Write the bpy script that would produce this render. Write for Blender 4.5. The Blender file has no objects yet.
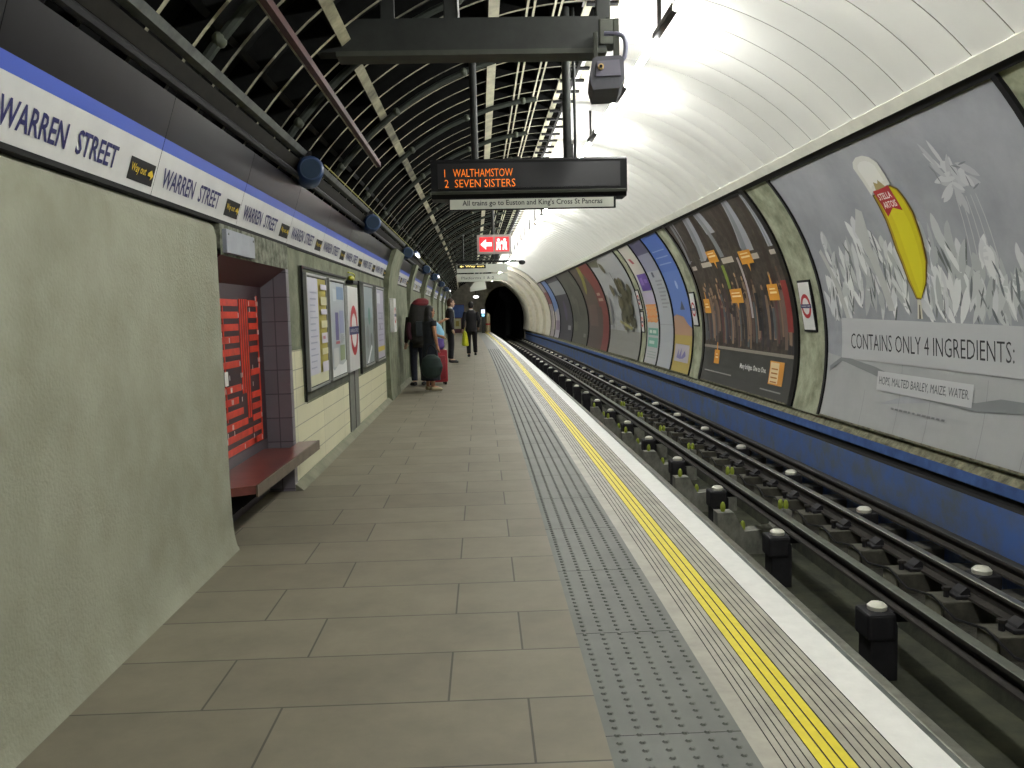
import bpy, bmesh, math, random
from mathutils import Vector, Matrix
random.seed(7)
S = bpy.context.scene
COL = S.collection
PI = math.pi
# ------------------------------------------------------------------ camera
F_PX, EYE = 850.0, 1.45
VPX, VPY, ROLL = 484.0, 313.0, math.radians(1.4)
d = Vector(((VPX-512)/F_PX, (384-VPY)/F_PX, -1)).normalized()
r0 = Vector((math.cos(ROLL), math.sin(ROLL), 0))
r = (r0-d*r0.dot(d)).normalized()
u = r.cross(d)
cam = bpy.data.cameras.new('camera'); cam.sensor_width = 36; cam.lens = F_PX/1024*36
cam.clip_start = .05; cam.clip_end = 300
co = bpy.data.objects.new('camera', cam); COL.objects.link(co)
co.matrix_world = Matrix.Translation((0, 0, EYE)) @ Matrix((r, d, u)).to_4x4()
S.camera = co
# ------------------------------------------------------------------ world, exposure
w = bpy.data.worlds.new('world'); S.world = w; w.use_nodes = True
w.node_tree.nodes['Background'].inputs[0].default_value = (.8, .85, .8, 1)
w.node_tree.nodes['Background'].inputs[1].default_value = .02
S.view_settings.view_transform = 'Standard'; S.view_settings.look = 'None'
S.view_settings.gamma = 1; S.view_settings.use_curve_mapping = False
S.view_settings.exposure = 2.5
TUBE = 20.0          # strength of the fluorescent tubes
# ------------------------------------------------------------------ bend: the whole station curves gently left
K = .00024
def bx(x, y): return x-K*y*y
# ------------------------------------------------------------------ materials
MATS = {}
def mat(name, col, rough=.6, metal=0, noise=0, nscale=8, emit=0, spec=.5, bump=0, col2=None, bscale=None, coat=0):
    if name in MATS: return MATS[name]
    m = bpy.data.materials.new(name); m.use_nodes = True
    nt = m.node_tree; b = nt.nodes['Principled BSDF']
    b.inputs['Base Color'].default_value = (*col, 1)
    b.inputs['Roughness'].default_value = rough
    b.inputs['Metallic'].default_value = metal
    b.inputs['Specular IOR Level'].default_value = spec
    b.inputs['Coat Weight'].default_value = coat
    if emit:
        b.inputs['Emission Color'].default_value = (*col, 1); b.inputs['Emission Strength'].default_value = emit
    if noise or col2 or bump:
        tc = nt.nodes.new('ShaderNodeTexCoord')
        n = nt.nodes.new('ShaderNodeTexNoise'); n.inputs['Scale'].default_value = nscale; n.inputs['Detail'].default_value = 6
        n.inputs['Roughness'].default_value = .65
        nt.links.new(tc.outputs['Object'], n.inputs['Vector'])
        mx = nt.nodes.new('ShaderNodeMix'); mx.data_type = 'RGBA'
        rp = nt.nodes.new('ShaderNodeMapRange'); rp.inputs[1].default_value = .35; rp.inputs[2].default_value = .65
        nt.links.new(n.outputs['Fac'], rp.inputs[0]); nt.links.new(rp.outputs[0], mx.inputs[0])
        c2 = col2 or tuple(c*(1-noise) for c in col); c1 = col if col2 else tuple(min(1, c*(1+noise)) for c in col)
        mx.inputs[6].default_value = (*c1, 1); mx.inputs[7].default_value = (*c2, 1)
        nt.links.new(mx.outputs[2], b.inputs['Base Color'])
        if bump:
            n2 = nt.nodes.new('ShaderNodeTexNoise'); n2.inputs['Scale'].default_value = bscale or nscale*5; n2.inputs['Detail'].default_value = 4
            nt.links.new(tc.outputs['Object'], n2.inputs['Vector'])
            bp = nt.nodes.new('ShaderNodeBump'); bp.inputs['Strength'].default_value = bump; bp.inputs['Distance'].default_value = .01
            nt.links.new(n2.outputs['Fac'], bp.inputs['Height']); nt.links.new(bp.outputs[0], b.inputs['Normal'])
    MATS[name] = m; return m
def brickmat(name, c1, c2, cm, bw, rh, mortar, off, rough, noise=.2, coords='UV', bump=.3, shift=(0, 0)):
    m = bpy.data.materials.new(name); m.use_nodes = True
    nt = m.node_tree; b = nt.nodes['Principled BSDF']; b.inputs['Roughness'].default_value = rough
    tc = nt.nodes.new('ShaderNodeTexCoord'); mp = nt.nodes.new('ShaderNodeMapping')
    mp.inputs['Location'].default_value = (shift[0], shift[1], 0)
    nt.links.new(tc.outputs[coords], mp.inputs[0])
    br = nt.nodes.new('ShaderNodeTexBrick'); br.offset = off; br.offset_frequency = 2
    br.inputs['Color1'].default_value = (*c1, 1); br.inputs['Color2'].default_value = (*c2, 1); br.inputs['Mortar'].default_value = (*cm, 1)
    br.inputs['Scale'].default_value = 1; br.inputs['Mortar Size'].default_value = mortar; br.inputs['Brick Width'].default_value = bw; br.inputs['Row Height'].default_value = rh
    br.inputs['Mortar Smooth'].default_value = .3
    nt.links.new(mp.outputs[0], br.inputs['Vector'])
    n = nt.nodes.new('ShaderNodeTexNoise'); n.inputs['Scale'].default_value = 2.2; n.inputs['Detail'].default_value = 8; n.inputs['Roughness'].default_value = .7
    nt.links.new(tc.outputs['Object'], n.inputs['Vector'])
    rp = nt.nodes.new('ShaderNodeMapRange'); rp.inputs[1].default_value = .3; rp.inputs[2].default_value = .7; rp.inputs[3].default_value = 1-noise; rp.inputs[4].default_value = 1+noise
    nt.links.new(n.outputs['Fac'], rp.inputs[0])
    mu = nt.nodes.new('ShaderNodeVectorMath'); mu.operation = 'SCALE'
    nt.links.new(br.outputs['Color'], mu.inputs[0]); nt.links.new(rp.outputs[0], mu.inputs['Scale'])
    nt.links.new(mu.outputs[0], b.inputs['Base Color'])
    bp = nt.nodes.new('ShaderNodeBump'); bp.inputs['Strength'].default_value = bump; bp.inputs['Distance'].default_value = .004; bp.invert = True
    nt.links.new(br.outputs['Fac'], bp.inputs['Height']); nt.links.new(bp.outputs[0], b.inputs['Normal'])
    MATS[name] = m; return m
def sr(h):   # sRGB hex -> linear
    v = [int(h[i:i+2], 16)/255 for i in (0, 2, 4)]
    return tuple(c/12.92 if c <= .04045 else ((c+.055)/1.055)**2.4 for c in v)
M = dict(
 paving=brickmat('paving', sr('807a69'), sr('777161'), sr('4e4a40'), .92, .465, .005, .326, .62, .16, shift=(.79, -.30)),
 tactile=mat('tactile', sr('60635d'), .55, noise=.14, nscale=3),
 ribbed=mat('ribbed', sr('9a978a'), .5, noise=.16, nscale=5),
 groove=mat('groove', sr('3a3a36'), .8),
 yellow_paint=mat('yellow_paint', sr('d8c81c'), .5, noise=.07, nscale=20),
 white_paint=mat('white_paint', sr('dcdcd8'), .5, noise=.05, nscale=12),
 render=mat('render', sr('9a9b8a'), .85, col2=sr('8a8a78'), nscale=2.2, bump=.5, bscale=60),
 cement=mat('cement', sr('868a74'), .9, col2=sr('5f644f'), nscale=3.5, bump=.6, bscale=30),
 rubble=mat('rubble', sr('8d9080'), .95, col2=sr('4a4c3e'), nscale=14, bump=1, bscale=26),
 concrete=mat('concrete', sr('aaad94'), .9, col2=sr('757a62'), nscale=3, bump=.6, bscale=24),
 cream_tile=brickmat('cream_tile', sr('e0ddbc'), sr('d9d6b6'), sr('97957c'), 1.24, .162, .005, .0, .3, .06, shift=(.1, -.03)),
 grey_tile=brickmat('grey_tile', sr('77727a'), sr('6f6a73'), sr('4c474e'), .15, .2, .005, .0, .35, .08),
 lining=mat('lining', (.006, .0065, .006), .85, noise=.4, nscale=6, spec=.2),
 flange=mat('flange', sr('bfbb9c'), .6, col2=sr('3c3c32'), nscale=2.3),
 flange_clean=mat('flange_clean', sr('c8c5ab'), .6, noise=.2, nscale=5),
 vault_white=mat('vault_white', sr('dadad4'), .45, noise=.025, nscale=1.2),
 joint=mat('joint', sr('85837a'), .8),
 trim_cream=mat('trim_cream', sr('d0cfc3'), .5, noise=.08, nscale=4),
 black=mat('black', (.008, .008, .009), .55, spec=.22),
 black_matt=mat('black_matt', (.008, .008, .008), .9),
 gloss_dark=mat('gloss_dark', sr('151417'), .3, noise=.3, nscale=3, spec=.2),
 frieze_white=mat('frieze_white', sr('d6d6d4'), .35, noise=.04, nscale=6),
 frieze_blue=mat('frieze_blue', sr('4660c4'), .35),
 navy=mat('navy', sr('1f2060'), .5),
 red=mat('red', sr('b2202a'), .5),
 mosaic_red=mat('mosaic_red', sr('cf3a22'), .4, noise=.15, nscale=12),
 mosaic_dark=mat('mosaic_dark', sr('38242a'), .4),
 soffit=mat('soffit', sr('4a1c1e'), .6),
 amber=mat('amber', (1.0, .22, .01), .5, emit=.13),
 yellow_text=mat('yellow_text', sr('e0c020'), .5),
 steel=mat('steel', sr('8d8f8e'), .45, metal=.5, noise=.15, nscale=9),
 galv=mat('galv', sr('5e625e'), .6, metal=.2, noise=.3, nscale=7),
 alu=mat('alu', sr('9a9c98'), .5, metal=.4),
 brown=mat('brown', sr('1d1b15'), .8, noise=.2, spec=.2),
 rail_red=mat('rail_red', sr('4c2c2a'), .6, noise=.3, nscale=9),
 beam=mat('beam', sr('232623'), .6, noise=.25, nscale=5),
 beam_lip=mat('beam_lip', sr('3c3f36'), .6, noise=.2, nscale=5),
 speaker_blue=mat('speaker_blue', sr('2a4670'), .5),
 rail_top=mat('rail_top', sr('8e8e84'), .35, metal=.7, noise=.2, nscale=10),
 rail_side=mat('rail_side', sr('2c2823'), .8, noise=.3, nscale=12),
 cond_top=mat('cond_top', sr('5d6157'), .5, metal=.2, noise=.2, nscale=10),
 post=mat('post', sr('1d1c20'), .7, noise=.3, nscale=10),
 cap=mat('cap', sr('dedccd'), .3),
 sleeper=mat('sleeper', sr('4d4b42'), .85, noise=.3, nscale=8),
 sleeper_face=mat('sleeper_face', sr('6c6b5c'), .85, noise=.25, nscale=10),
 pit=mat('pit', sr('4b4d3c'), .9, col2=sr('2d2f26'), nscale=3, bump=.5),
 ballast=mat('ballast', sr('34322b'), .95, noise=.4, nscale=14, bump=1),
 dado_blue=mat('dado_blue', sr('4868a8'), .7, col2=sr('5a6470'), nscale=3.2),
 dado_edge=mat('dado_edge', sr('405e98'), .6, noise=.25, nscale=5),
 ledge=mat('ledge', sr('8c8a70'), .9, col2=sr('4b4a3a'), nscale=9, bump=.8),
 bench=mat('bench', sr('6a3a34'), .28, noise=.25, nscale=6),
 bench_edge=mat('bench_edge', sr('6a5f52'), .5, noise=.2, nscale=8),
 tube=mat('tube', (1, 1, .97), .5, emit=TUBE),
 red_lit=mat('red_lit', (.85, .03, .04), .5, emit=.16),
 white_lit=mat('white_lit', (1, .97, .95), .5, emit=1.2),
 sign_lit=mat('sign_lit', (1, .95, .92), .5, emit=.2),
 yellow_lit=mat('yellow_lit', (1, .8, .25), .5, emit=.2),
 screen_lit=mat('screen_lit', (.75, .82, 1), .5, emit=.3),
 sign_white=mat('sign_white', sr('c9ccc0'), .5),
 sign_grey=mat('sign_grey', sr('a9a29c'), .5),
 dark_text=mat('dark_text', sr('26262a'), .5),
 yelgreen=mat('yelgreen', sr('b6b820'), .4),
)
def c(h, rough=.5, **k): return mat('print_'+h, sr(h), rough, **k)
# ------------------------------------------------------------------ mesh builder
class MB:
    def __init__(s): s.v = []; s.f = []; s.m = []; s.uv = []; s.mats = []
    def mi(s, m):
        if m not in s.mats: s.mats.append(m)
        return s.mats.index(m)
    def face(s, pts, m, uv=None):
        i = len(s.v); s.v += [tuple(p) for p in pts]; s.f.append(tuple(range(i, i+len(pts)))); s.m.append(s.mi(m)); s.uv.append(uv)
    def mesh(s, verts, faces, m):
        i = len(s.v); s.v += [tuple(p) for p in verts]; k = s.mi(m)
        for f in faces: s.f.append(tuple(a+i for a in f)); s.m.append(k); s.uv.append(None)
    def box(s, x0, x1, y0, y1, z0, z1, m, bev=0, rot=None, at=None):
        if bev:
            bm = bmesh.new(); bmesh.ops.create_cube(bm, size=1)
            for v in bm.verts: v.co = Vector(((x0+x1)/2+v.co.x*(x1-x0), (y0+y1)/2+v.co.y*(y1-y0), (z0+z1)/2+v.co.z*(z1-z0)))
            bmesh.ops.bevel(bm, geom=bm.edges[:], offset=bev, segments=2, affect='EDGES', profile=.6)
            vs = [v.co.copy() for v in bm.verts]; bm.verts.index_update(); fs = [[v.index for v in f.verts] for f in bm.faces]; bm.free()
        else:
            vs = [Vector(p) for p in ((x0, y0, z0), (x1, y0, z0), (x1, y1, z0), (x0, y1, z0), (x0, y0, z1), (x1, y0, z1), (x1, y1, z1), (x0, y1, z1))]
            fs = [(0, 3, 2, 1), (4, 5, 6, 7), (0, 1, 5, 4), (1, 2, 6, 5), (2, 3, 7, 6), (3, 0, 4, 7)]
        if rot: vs = [rot @ v for v in vs]
        if at: vs = [v+Vector(at) for v in vs]
        s.mesh(vs, fs, m)
    def prism(s, prof, y0, y1, m, axis='y', caps=True):
        n = len(prof)
        P = (lambda a, b, t: (a, t, b)) if axis == 'y' else ((lambda a, b, t: (t, a, b)) if axis == 'x' else (lambda a, b, t: (a, b, t)))
        vs = [P(a, b, y0) for a, b in prof]+[P(a, b, y1) for a, b in prof]
        fs = [(i, (i+1) % n, (i+1) % n+n, i+n) for i in range(n)]
        if caps: fs += [tuple(range(n))[::-1], tuple(range(n, 2*n))]
        s.mesh(vs, fs, m)
    def tube(s, pts, rad, m, n=10, caps=True, smooth=False):
        pts = [Vector(p) for p in pts]
        rad = list(rad) if hasattr(rad, '__len__') else [rad]*len(pts)
        if smooth and len(pts) > 2:
            q = []; rr = []
            for i in range(len(pts)-1):
                p0 = pts[max(i-1, 0)]; p1 = pts[i]; p2 = pts[i+1]; p3 = pts[min(i+2, len(pts)-1)]
                for k in range(5):
                    t = k/5
                    q.append(.5*((2*p1)+(p2-p0)*t+(2*p0-5*p1+4*p2-p3)*t*t+(3*p1-p0-3*p2+p3)*t**3)); rr.append(rad[i]*(1-t)+rad[i+1]*t)
            q.append(pts[-1]); rr.append(rad[-1]); pts, rad = q, rr
        vs = []; ref = None
        for i, p in enumerate(pts):
            t = (pts[min(i+1, len(pts)-1)]-pts[max(i-1, 0)]).normalized()
            if ref is None: ref = Vector((0, 0, 1)) if abs(t.z) < .9 else Vector((1, 0, 0))
            a = t.cross(ref).normalized(); b = a.cross(t).normalized(); ref = b
            for k in range(n):
                an = 2*PI*k/n; vs.append(p+rad[i]*(a*math.cos(an)+b*math.sin(an)))
        fs = [(i*n+k, i*n+(k+1) % n, (i+1)*n+(k+1) % n, (i+1)*n+k) for i in range(len(pts)-1) for k in range(n)]
        if caps: fs += [tuple(range(n)), tuple(range((len(pts)-1)*n, len(pts)*n))]
        s.mesh(vs, fs, m)
    def ell(s, cx, cy, cz, rx, ry, rz, m, nu=14, nv=9, rot=None):
        vs = []
        for j in range(nv+1):
            b = PI*j/nv-PI/2
            for i in range(nu):
                a = 2*PI*i/nu; v = Vector((rx*math.cos(b)*math.cos(a), ry*math.cos(b)*math.sin(a), rz*math.sin(b)))
                if rot: v = rot @ v
                vs.append(v+Vector((cx, cy, cz)))
        fs = [(j*nu+i, j*nu+(i+1) % nu, (j+1)*nu+(i+1) % nu, (j+1)*nu+i) for j in range(nv) for i in range(nu)]
        s.mesh(vs, fs, m)
    def loft(s, rings, m, n=18):
        vs = []
        for (cx, cy, z, rx, ry) in rings:
            for i in range(n):
                a = 2*PI*i/n; vs.append((cx+rx*math.cos(a), cy+ry*math.sin(a), z))
        fs = [(j*n+i, j*n+(i+1) % n, (j+1)*n+(i+1) % n, (j+1)*n+i) for j in range(len(rings)-1) for i in range(n)]
        fs += [tuple(range(n))[::-1], tuple(range((len(rings)-1)*n, len(rings)*n))]
        s.mesh(vs, fs, m)
    def sweep(s, prof, y0, y1, step, m, caps=True, closed=True, uvs=False):
        """a long profile swept along the bent station; vertices already in world space"""
        ny = max(1, int(round((y1-y0)/step))); n = len(prof)
        vs = []
        for j in range(ny+1):
            y = y0+(y1-y0)*j/ny
            vs += [(bx(px, y), y, pz) for px, pz in prof]
        mlist = m if isinstance(m, list) else [m]*n
        L = [0]
        for i in range(n): a = prof[i]; b = prof[(i+1) % n]; L.append(L[-1]+math.hypot(a[0]-b[0], a[1]-b[1]))
        base = len(s.v); s.v += vs
        for j in range(ny):
            ya = y0+(y1-y0)*j/ny; yb = y0+(y1-y0)*(j+1)/ny
            for i in range(n if closed else n-1):
                s.f.append((base+j*n+i, base+j*n+(i+1) % n, base+(j+1)*n+(i+1) % n, base+(j+1)*n+i)); s.m.append(s.mi(mlist[i]))
                s.uv.append([(prof[i][0], ya), (prof[(i+1) % n][0], ya), (prof[(i+1) % n][0], yb), (prof[i][0], yb)] if uvs == 'xy' else
                            [(ya, prof[i][1]), (ya, prof[(i+1) % n][1]), (yb, prof[(i+1) % n][1]), (yb, prof[i][1])] if uvs == 'yz' else None)
        if caps and closed:
            s.f.append(tuple(base+i for i in range(n))[::-1]); s.m.append(s.mi(mlist[0])); s.uv.append(None)
            s.f.append(tuple(base+ny*n+i for i in range(n))); s.m.append(s.mi(mlist[0])); s.uv.append(None)
    def build(s, name, parent=None, smooth=False, kind=None, fix=True, link=True):
        me = bpy.data.meshes.new(name); me.from_pydata(s.v, [], s.f)
        for m in s.mats: me.materials.append(m)
        me.polygons.foreach_set('material_index', s.m)
        if any(s.uv):
            uvl = me.uv_layers.new(name='UVMap')
            for p, q in zip(me.polygons, s.uv):
                if q:
                    for li, t in zip(p.loop_indices, q): uvl.data[li].uv = t
        if fix:
            bm = bmesh.new(); bm.from_mesh(me); bmesh.ops.remove_doubles(bm, verts=bm.verts[:], dist=1e-5)
            bmesh.ops.recalc_face_normals(bm, faces=bm.faces[:]); bm.to_mesh(me); bm.free()
        if smooth:
            me.polygons.foreach_set('use_smooth', [True]*len(me.polygons)); me.set_sharp_from_angle(angle=math.radians(40))
        o = bpy.data.objects.new(name, me)
        COL.objects.link(o)
        if parent: o.parent = parent
        if kind: o['kind'] = kind
        return o
def tag(o, label, cat, group=None):
    o['label'] = label; o['category'] = cat
    if group: o['group'] = group
    return o
def thing(name, label, cat, x, y, z, group=None, rz=0):
    o = bpy.data.objects.new(name, None); o.empty_display_size = .1; COL.objects.link(o)
    o.location = (bx(x, y), y, z); o.rotation_euler = (0, 0, rz+2*K*y)
    return tag(o, label, cat, group)
def clone(o, x, y, z, label, group=None, rz=0):
    n = o.copy(); COL.objects.link(n); n.location = (bx(x, y), y, z); n.rotation_euler = (0, 0, rz+2*K*y); n['label'] = label
    if group: n['group'] = group
    for ch in list(o.children):
        k = ch.copy(); COL.objects.link(k); k.parent = n
        for g in list(ch.children):
            q = g.copy(); COL.objects.link(q); q.parent = k
    return n
def ordn(n):
    O = ['first', 'second', 'third', 'fourth', 'fifth', 'sixth', 'seventh', 'eighth', 'ninth']
    T = ['', '', 'twenty', 'thirty', 'forty', 'fifty', 'sixty', 'seventy', 'eighty', 'ninety']
    n += 1
    if n < 20: return ORD[n-1]
    return T[n//10]+('-'+O[n%10-1] if n % 10 else '')
ORD = ['first', 'second', 'third', 'fourth', 'fifth', 'sixth', 'seventh', 'eighth', 'ninth', 'tenth', 'eleventh', 'twelfth', 'thirteenth', 'fourteenth', 'fifteenth', 'sixteenth', 'seventeenth', 'eighteenth', 'nineteenth', 'twentieth']
# ------------------------------------------------------------------ text and flat art laid onto a surface
def text_polys(s, size, w=None, h=None, align='L', bold=0):
    cu = bpy.data.curves.new('t', 'FONT'); cu.body = s; cu.size = size; cu.resolution_u = 2; cu.offset = bold
    o = bpy.data.objects.new('t', cu); COL.objects.link(o)
    dg = bpy.context.evaluated_depsgraph_get(); dg.update()
    me = o.evaluated_get(dg).to_mesh()
    vs = [(v.co.x, v.co.y) for v in me.vertices]; fs = [tuple(p.vertices) for p in me.polygons]
    o.evaluated_get(dg).to_mesh_clear(); bpy.data.objects.remove(o); bpy.data.curves.remove(cu)
    x0 = min(v[0] for v in vs); x1 = max(v[0] for v in vs); y0 = min(v[1] for v in vs); y1 = max(v[1] for v in vs)
    sx = w/(x1-x0) if w else 1; sy = h/(y1-y0) if h else sx
    if not w and h: sx = sy
    vs = [((a-x0)*sx, (b-y0)*sy) for a, b in vs]
    if align == 'C': W = (x1-x0)*sx; vs = [(a-W/2, b) for a, b in vs]
    return vs, fs
class Art:
    """flat artwork in (u,v), cut finely and laid on a surface by fn(u,v,offset)"""
    def __init__(s, fn, cut=.16, lift=.0012): s.mb = MB(); s.fn = fn; s.cut = cut; s.lift = lift; s.n = 0
    def poly(s, pts, m, layer=None):
        bm = bmesh.new(); vs = [bm.verts.new((a, b, 0)) for a, b in pts]
        try: bm.faces.new(vs)
        except Exception: bm.free(); return
        if len(pts) > 4: bmesh.ops.triangulate(bm, faces=bm.faces[:])
        if s.cut:
            lo = min(p[1] for p in pts); hi = max(p[1] for p in pts)
            k = math.floor(lo/s.cut)+1
            while k*s.cut < hi-1e-6:
                bmesh.ops.bisect_plane(bm, geom=bm.verts[:]+bm.edges[:]+bm.faces[:], plane_co=(0, k*s.cut, 0), plane_no=(0, 1, 0)); k += 1
        bm.verts.index_update(); s.n += 1
        off = (layer if layer is not None else s.n)*s.lift
        s.mb.mesh([s.fn(v.co.x, v.co.y, off) for v in bm.verts], [[v.index for v in f.verts] for f in bm.faces], m); bm.free()
    def rect(s, a, b, c_, d_, m, layer=None): s.poly([(a, b), (c_, b), (c_, d_), (a, d_)], m, layer)
    def text(s, t, x, y, m, w=None, h=None, layer=None, align='L', ang=0, bold=0, skew=0):
        vs, fs = text_polys(t, 1, w, h, align, bold); s.n += 1
        ca, sa = math.cos(ang), math.sin(ang); off = (layer if layer is not None else s.n)*s.lift
        s.mb.mesh([s.fn(x+(a+skew*b)*ca-b*sa, y+(a+skew*b)*sa+b*ca, off) for a, b in vs], fs, m)
    def ring(s, x, y, ro, ri, m, layer=None, ax=1, n=24):
        s.n += 1; off = (layer if layer is not None else s.n)*s.lift
        vs = []; 
        for i in range(n):
            a = 2*PI*i/n
            for q in (ro, ri): vs.append(s.fn(x+q*ax*math.cos(a), y+q*math.sin(a), off))
        s.mb.mesh(vs, [(2*i, 2*((i+1) % n), 2*((i+1) % n)+1, 2*i+1) for i in range(n)], m)
    def disc(s, x, y, rr, m, layer=None, ax=1, n=20): s.poly([(x+rr*ax*math.cos(2*PI*i/n), y+rr*math.sin(2*PI*i/n)) for i in range(n)], m, layer)
# ================================================================== THE STATION TUBE
CX, CZ, R = 1.05, .90, 3.30
Y0, YE = -7.0, 66.0
RP = .48                         # ring pitch
def cp(ang, rr=R): return (CX+rr*math.cos(ang), CZ+rr*math.sin(ang))
def A(deg): return math.radians(deg)
# floor
mb = MB(); mb.sweep([(-1.86, -.15), (.378, -.15), (.378, 0), (-1.86, 0)], Y0, YE, 1.0, M['paving'], uvs='xy'); mb.build('floor', kind='structure')
# tactile strip with its studs
mb = MB(); mb.sweep([(.378, -.15), (.845, -.15), (.845, 0), (.378, 0)], Y0, YE, 1.0, M['tactile'])
y = 2.3
while y < 34:
    for i in range(6):
        x = .378+.039+.0778*i; rr = .0125; h = .006; n = 6
        vs = [(bx(x+rr*math.cos(2*PI*k/n), y), y+rr*math.sin(2*PI*k/n), 0) for k in range(n)]+[(bx(x+.6*rr*math.cos(2*PI*k/n), y), y+.6*rr*math.sin(2*PI*k/n), h) for k in range(n)]
        mb.mesh(vs, [(k, (k+1) % n, (k+1) % n+n, k+n) for k in range(n)]+[tuple(range(n, 2*n))], M['tactile'])
    y += .0535
for y in [2.78+.93*k for k in range(12)]: mb.box(bx(.378, y), bx(.845, y), y-.002, y+.002, 0, .0006, M['groove'])
mb.build('trim_1', kind='structure', fix=False)
# ribbed edge: ribs, grooves, yellow line, white line, nosing
prof = [(1.50, -.15)]; ms = []
x = .875
top = [(.845, 0)]; tm = [M['ribbed']]
def ribs(xa, xb, n, m, tm, top):
    p = (xb-xa)/n
    for i in range(n):
        a = xa+p*i
        top.append((a+p*.84, 0)); tm.append(M['groove']); top.append((a+p*.88, -.004)); tm.append(M['groove'])
        top.append((a+p*.96, -.004)); tm.append(M['groove']); top.append((a+p, 0)); tm.append(m if i < n-1 else None)
top.append((.89, 0)); tm.append(M['ribbed'])
ribs(.89, 1.027, 5, M['ribbed'], tm, top); tm[-1] = M['yellow_paint']
ribs(1.027, 1.145, 3, M['yellow_paint'], tm, top); tm[-1] = M['ribbed']
ribs(1.145, 1.304, 5, M['ribbed'], tm, top); tm[-1] = M['white_paint']
for a in (1.452,): top.append((a, 0)); tm.append(M['galv'])
top += [(1.462, -.006), (1.485, -.012), (1.485, -.15), (.845, -.15)]; tm += [M['galv'], M['black_matt'], M['black_matt'], M['black_matt']]
mb = MB(); mb.sweep(top, Y0, YE, 1.0, tm[:len(top)], caps=False); mb.build('trim_2', kind='structure')
# platform wall under the edge, and the pit
mb = MB(); mb.sweep([(-1.9, -.15), (1.42, -.15), (1.42, -1.35), (-1.9, -1.35)], Y0, YE, 2, M['black_matt']); mb.build('wall_front', kind='structure')
mb = MB()
PITZ = -1.25
mb.sweep([(1.42, -1.4), (1.42, -.95), (2.32, -.95), (2.34, PITZ), (3.40, PITZ), (3.42, -.98), (4.30, -.98), (4.30, -1.4)], Y0, 84, 2,
         [M['pit'], M['ballast'], M['pit'], M['pit'], M['pit'], M['ballast'], M['ballast'], M['ballast']])
mb.build('floor', kind='structure')
# right wall lining (bare concrete between the posters)
mb = MB()
pr = [cp(A(a)) for a in [-15+i*57.5/22 for i in range(23)]]
po = [cp(A(a), R+.25) for a in [42.5-i*57.5/22 for i in range(23)]]
mb.sweep(pr+po, Y0, 48, 1.0, M['concrete']); mb.build('wall_right', kind='structure', smooth=True)
# far cream part of the right wall with stepped rings
mb = MB()
mb.sweep([(x, z) for x, z in pr]+po, 48, YE, 1.0, mat('far_cream', sr('c4bda0'), .6, noise=.15, nscale=3)); mb.build('wall_right', kind='structure', smooth=True)
# blue dado below
mb = MB()
mb.sweep([(4.32, -1.0), (4.20, -1.0), (4.20, -.24), (4.235, -.22), (4.235, -.16), (4.20, -.14), (4.205, -.04), (4.215, -.03), (4.30, .075), (4.45, .0), (4.45, -1.0)], Y0, YE, 1.0,
         [M['dado_blue'], M['dado_blue'], M['black_matt'], M['black_matt'], M['black_matt'], M['dado_edge'], M['ledge'], M['ledge'], M['ledge'], M['ledge'], M['ledge']])
mb.build('trim_3', kind='structure')
# white vault panels, each slightly bowed, dark joints
mb = MB()
aa = [A(86.5-i*43.5/26) for i in range(27)]
y = Y0
while y < 47:
    prof_y = [(0.0, .024, M['joint']), (.006, .008, M['vault_white']), (.05, -.010, M['vault_white']), (.14, -.022, M['vault_white']), (.24, -.026, M['vault_white']), (.34, -.022, M['vault_white']), (.43, -.010, M['vault_white']), (.474, .008, M['joint']), (.48, .024, None)]
    for (ya, ra, mm), (yb, rb, _) in zip(prof_y[:-1], prof_y[1:]):
        va = [cp(a, R+ra-.03) for a in aa]; vb = [cp(a, R+rb-.03) for a in aa]
        vs = [(bx(p[0], y+ya), y+ya, p[1]) for p in va]+[(bx(p[0], y+yb), y+yb, p[1]) for p in vb]; n = len(aa)
        mb.mesh(vs, [(i, i+1, n+i+1, n+i) for i in range(n-1)], mm)
    y += RP
mb.build('ceiling', kind='structure', smooth=True)
# backing above the panels and pale edge trims at their foot, dark band above the posters
mb = MB()
pr2 = [cp(A(88-i*46/16), R+.03) for i in range(17)]; po2 = [cp(A(42+i*46/16), R+.25) for i in range(17)]
mb.sweep(pr2+po2, Y0, YE, 2, M['lining']); mb.build('ceiling', kind='structure')
mb = MB(); mb.sweep([cp(A(43.2), R-.062), cp(A(41.2), R-.062), cp(A(41.2), R), cp(A(43.2), R)], Y0, 47, 1, M['trim_cream']); mb.build('trim_4', kind='structure')
mb = MB(); mb.sweep([cp(A(41.2), R-.03), cp(A(39.9), R-.03), cp(A(39.9), R+.0), cp(A(41.2), R+.0)], Y0, 47, 1, M['black']); mb.build('trim_5', kind='structure')
# dark cast-iron lining over the platform with its flanges
mb = MB()
pl = [cp(A(148-i*60/24)) for i in range(25)]; plo = [cp(A(88+i*60/24), R+.2) for i in range(25)]
mb.sweep(pl+plo, Y0, YE, 2, M['lining'])
mb.build('ceiling', kind='structure', smooth=True)
mb = MB()
FD = .14
y = Y0; k = 0
av = [A(147-i*58/26) for i in range(27)]
while y < YE:
    n = len(av)
    V = []
    for yy, rr in ((y-.019, R), (y-.019, R-FD), (y+.019, R-FD), (y+.019, R)):
        V += [(bx(p[0], yy), yy, p[1]) for p in (cp(a, rr) for a in av)]
    mb.mesh(V, [(i, i+1, n+i+1, n+i) for i in range(n-1)], M['lining'])
    mb.mesh(V, [(n+i, n+i+1, 2*n+i+1, 2*n+i) for i in range(n-1)], M['flange'])
    mb.mesh(V, [(2*n+i, 2*n+i+1, 3*n+i+1, 3*n+i) for i in range(n-1)], M['lining'])
    y += RP; k += 1
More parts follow.
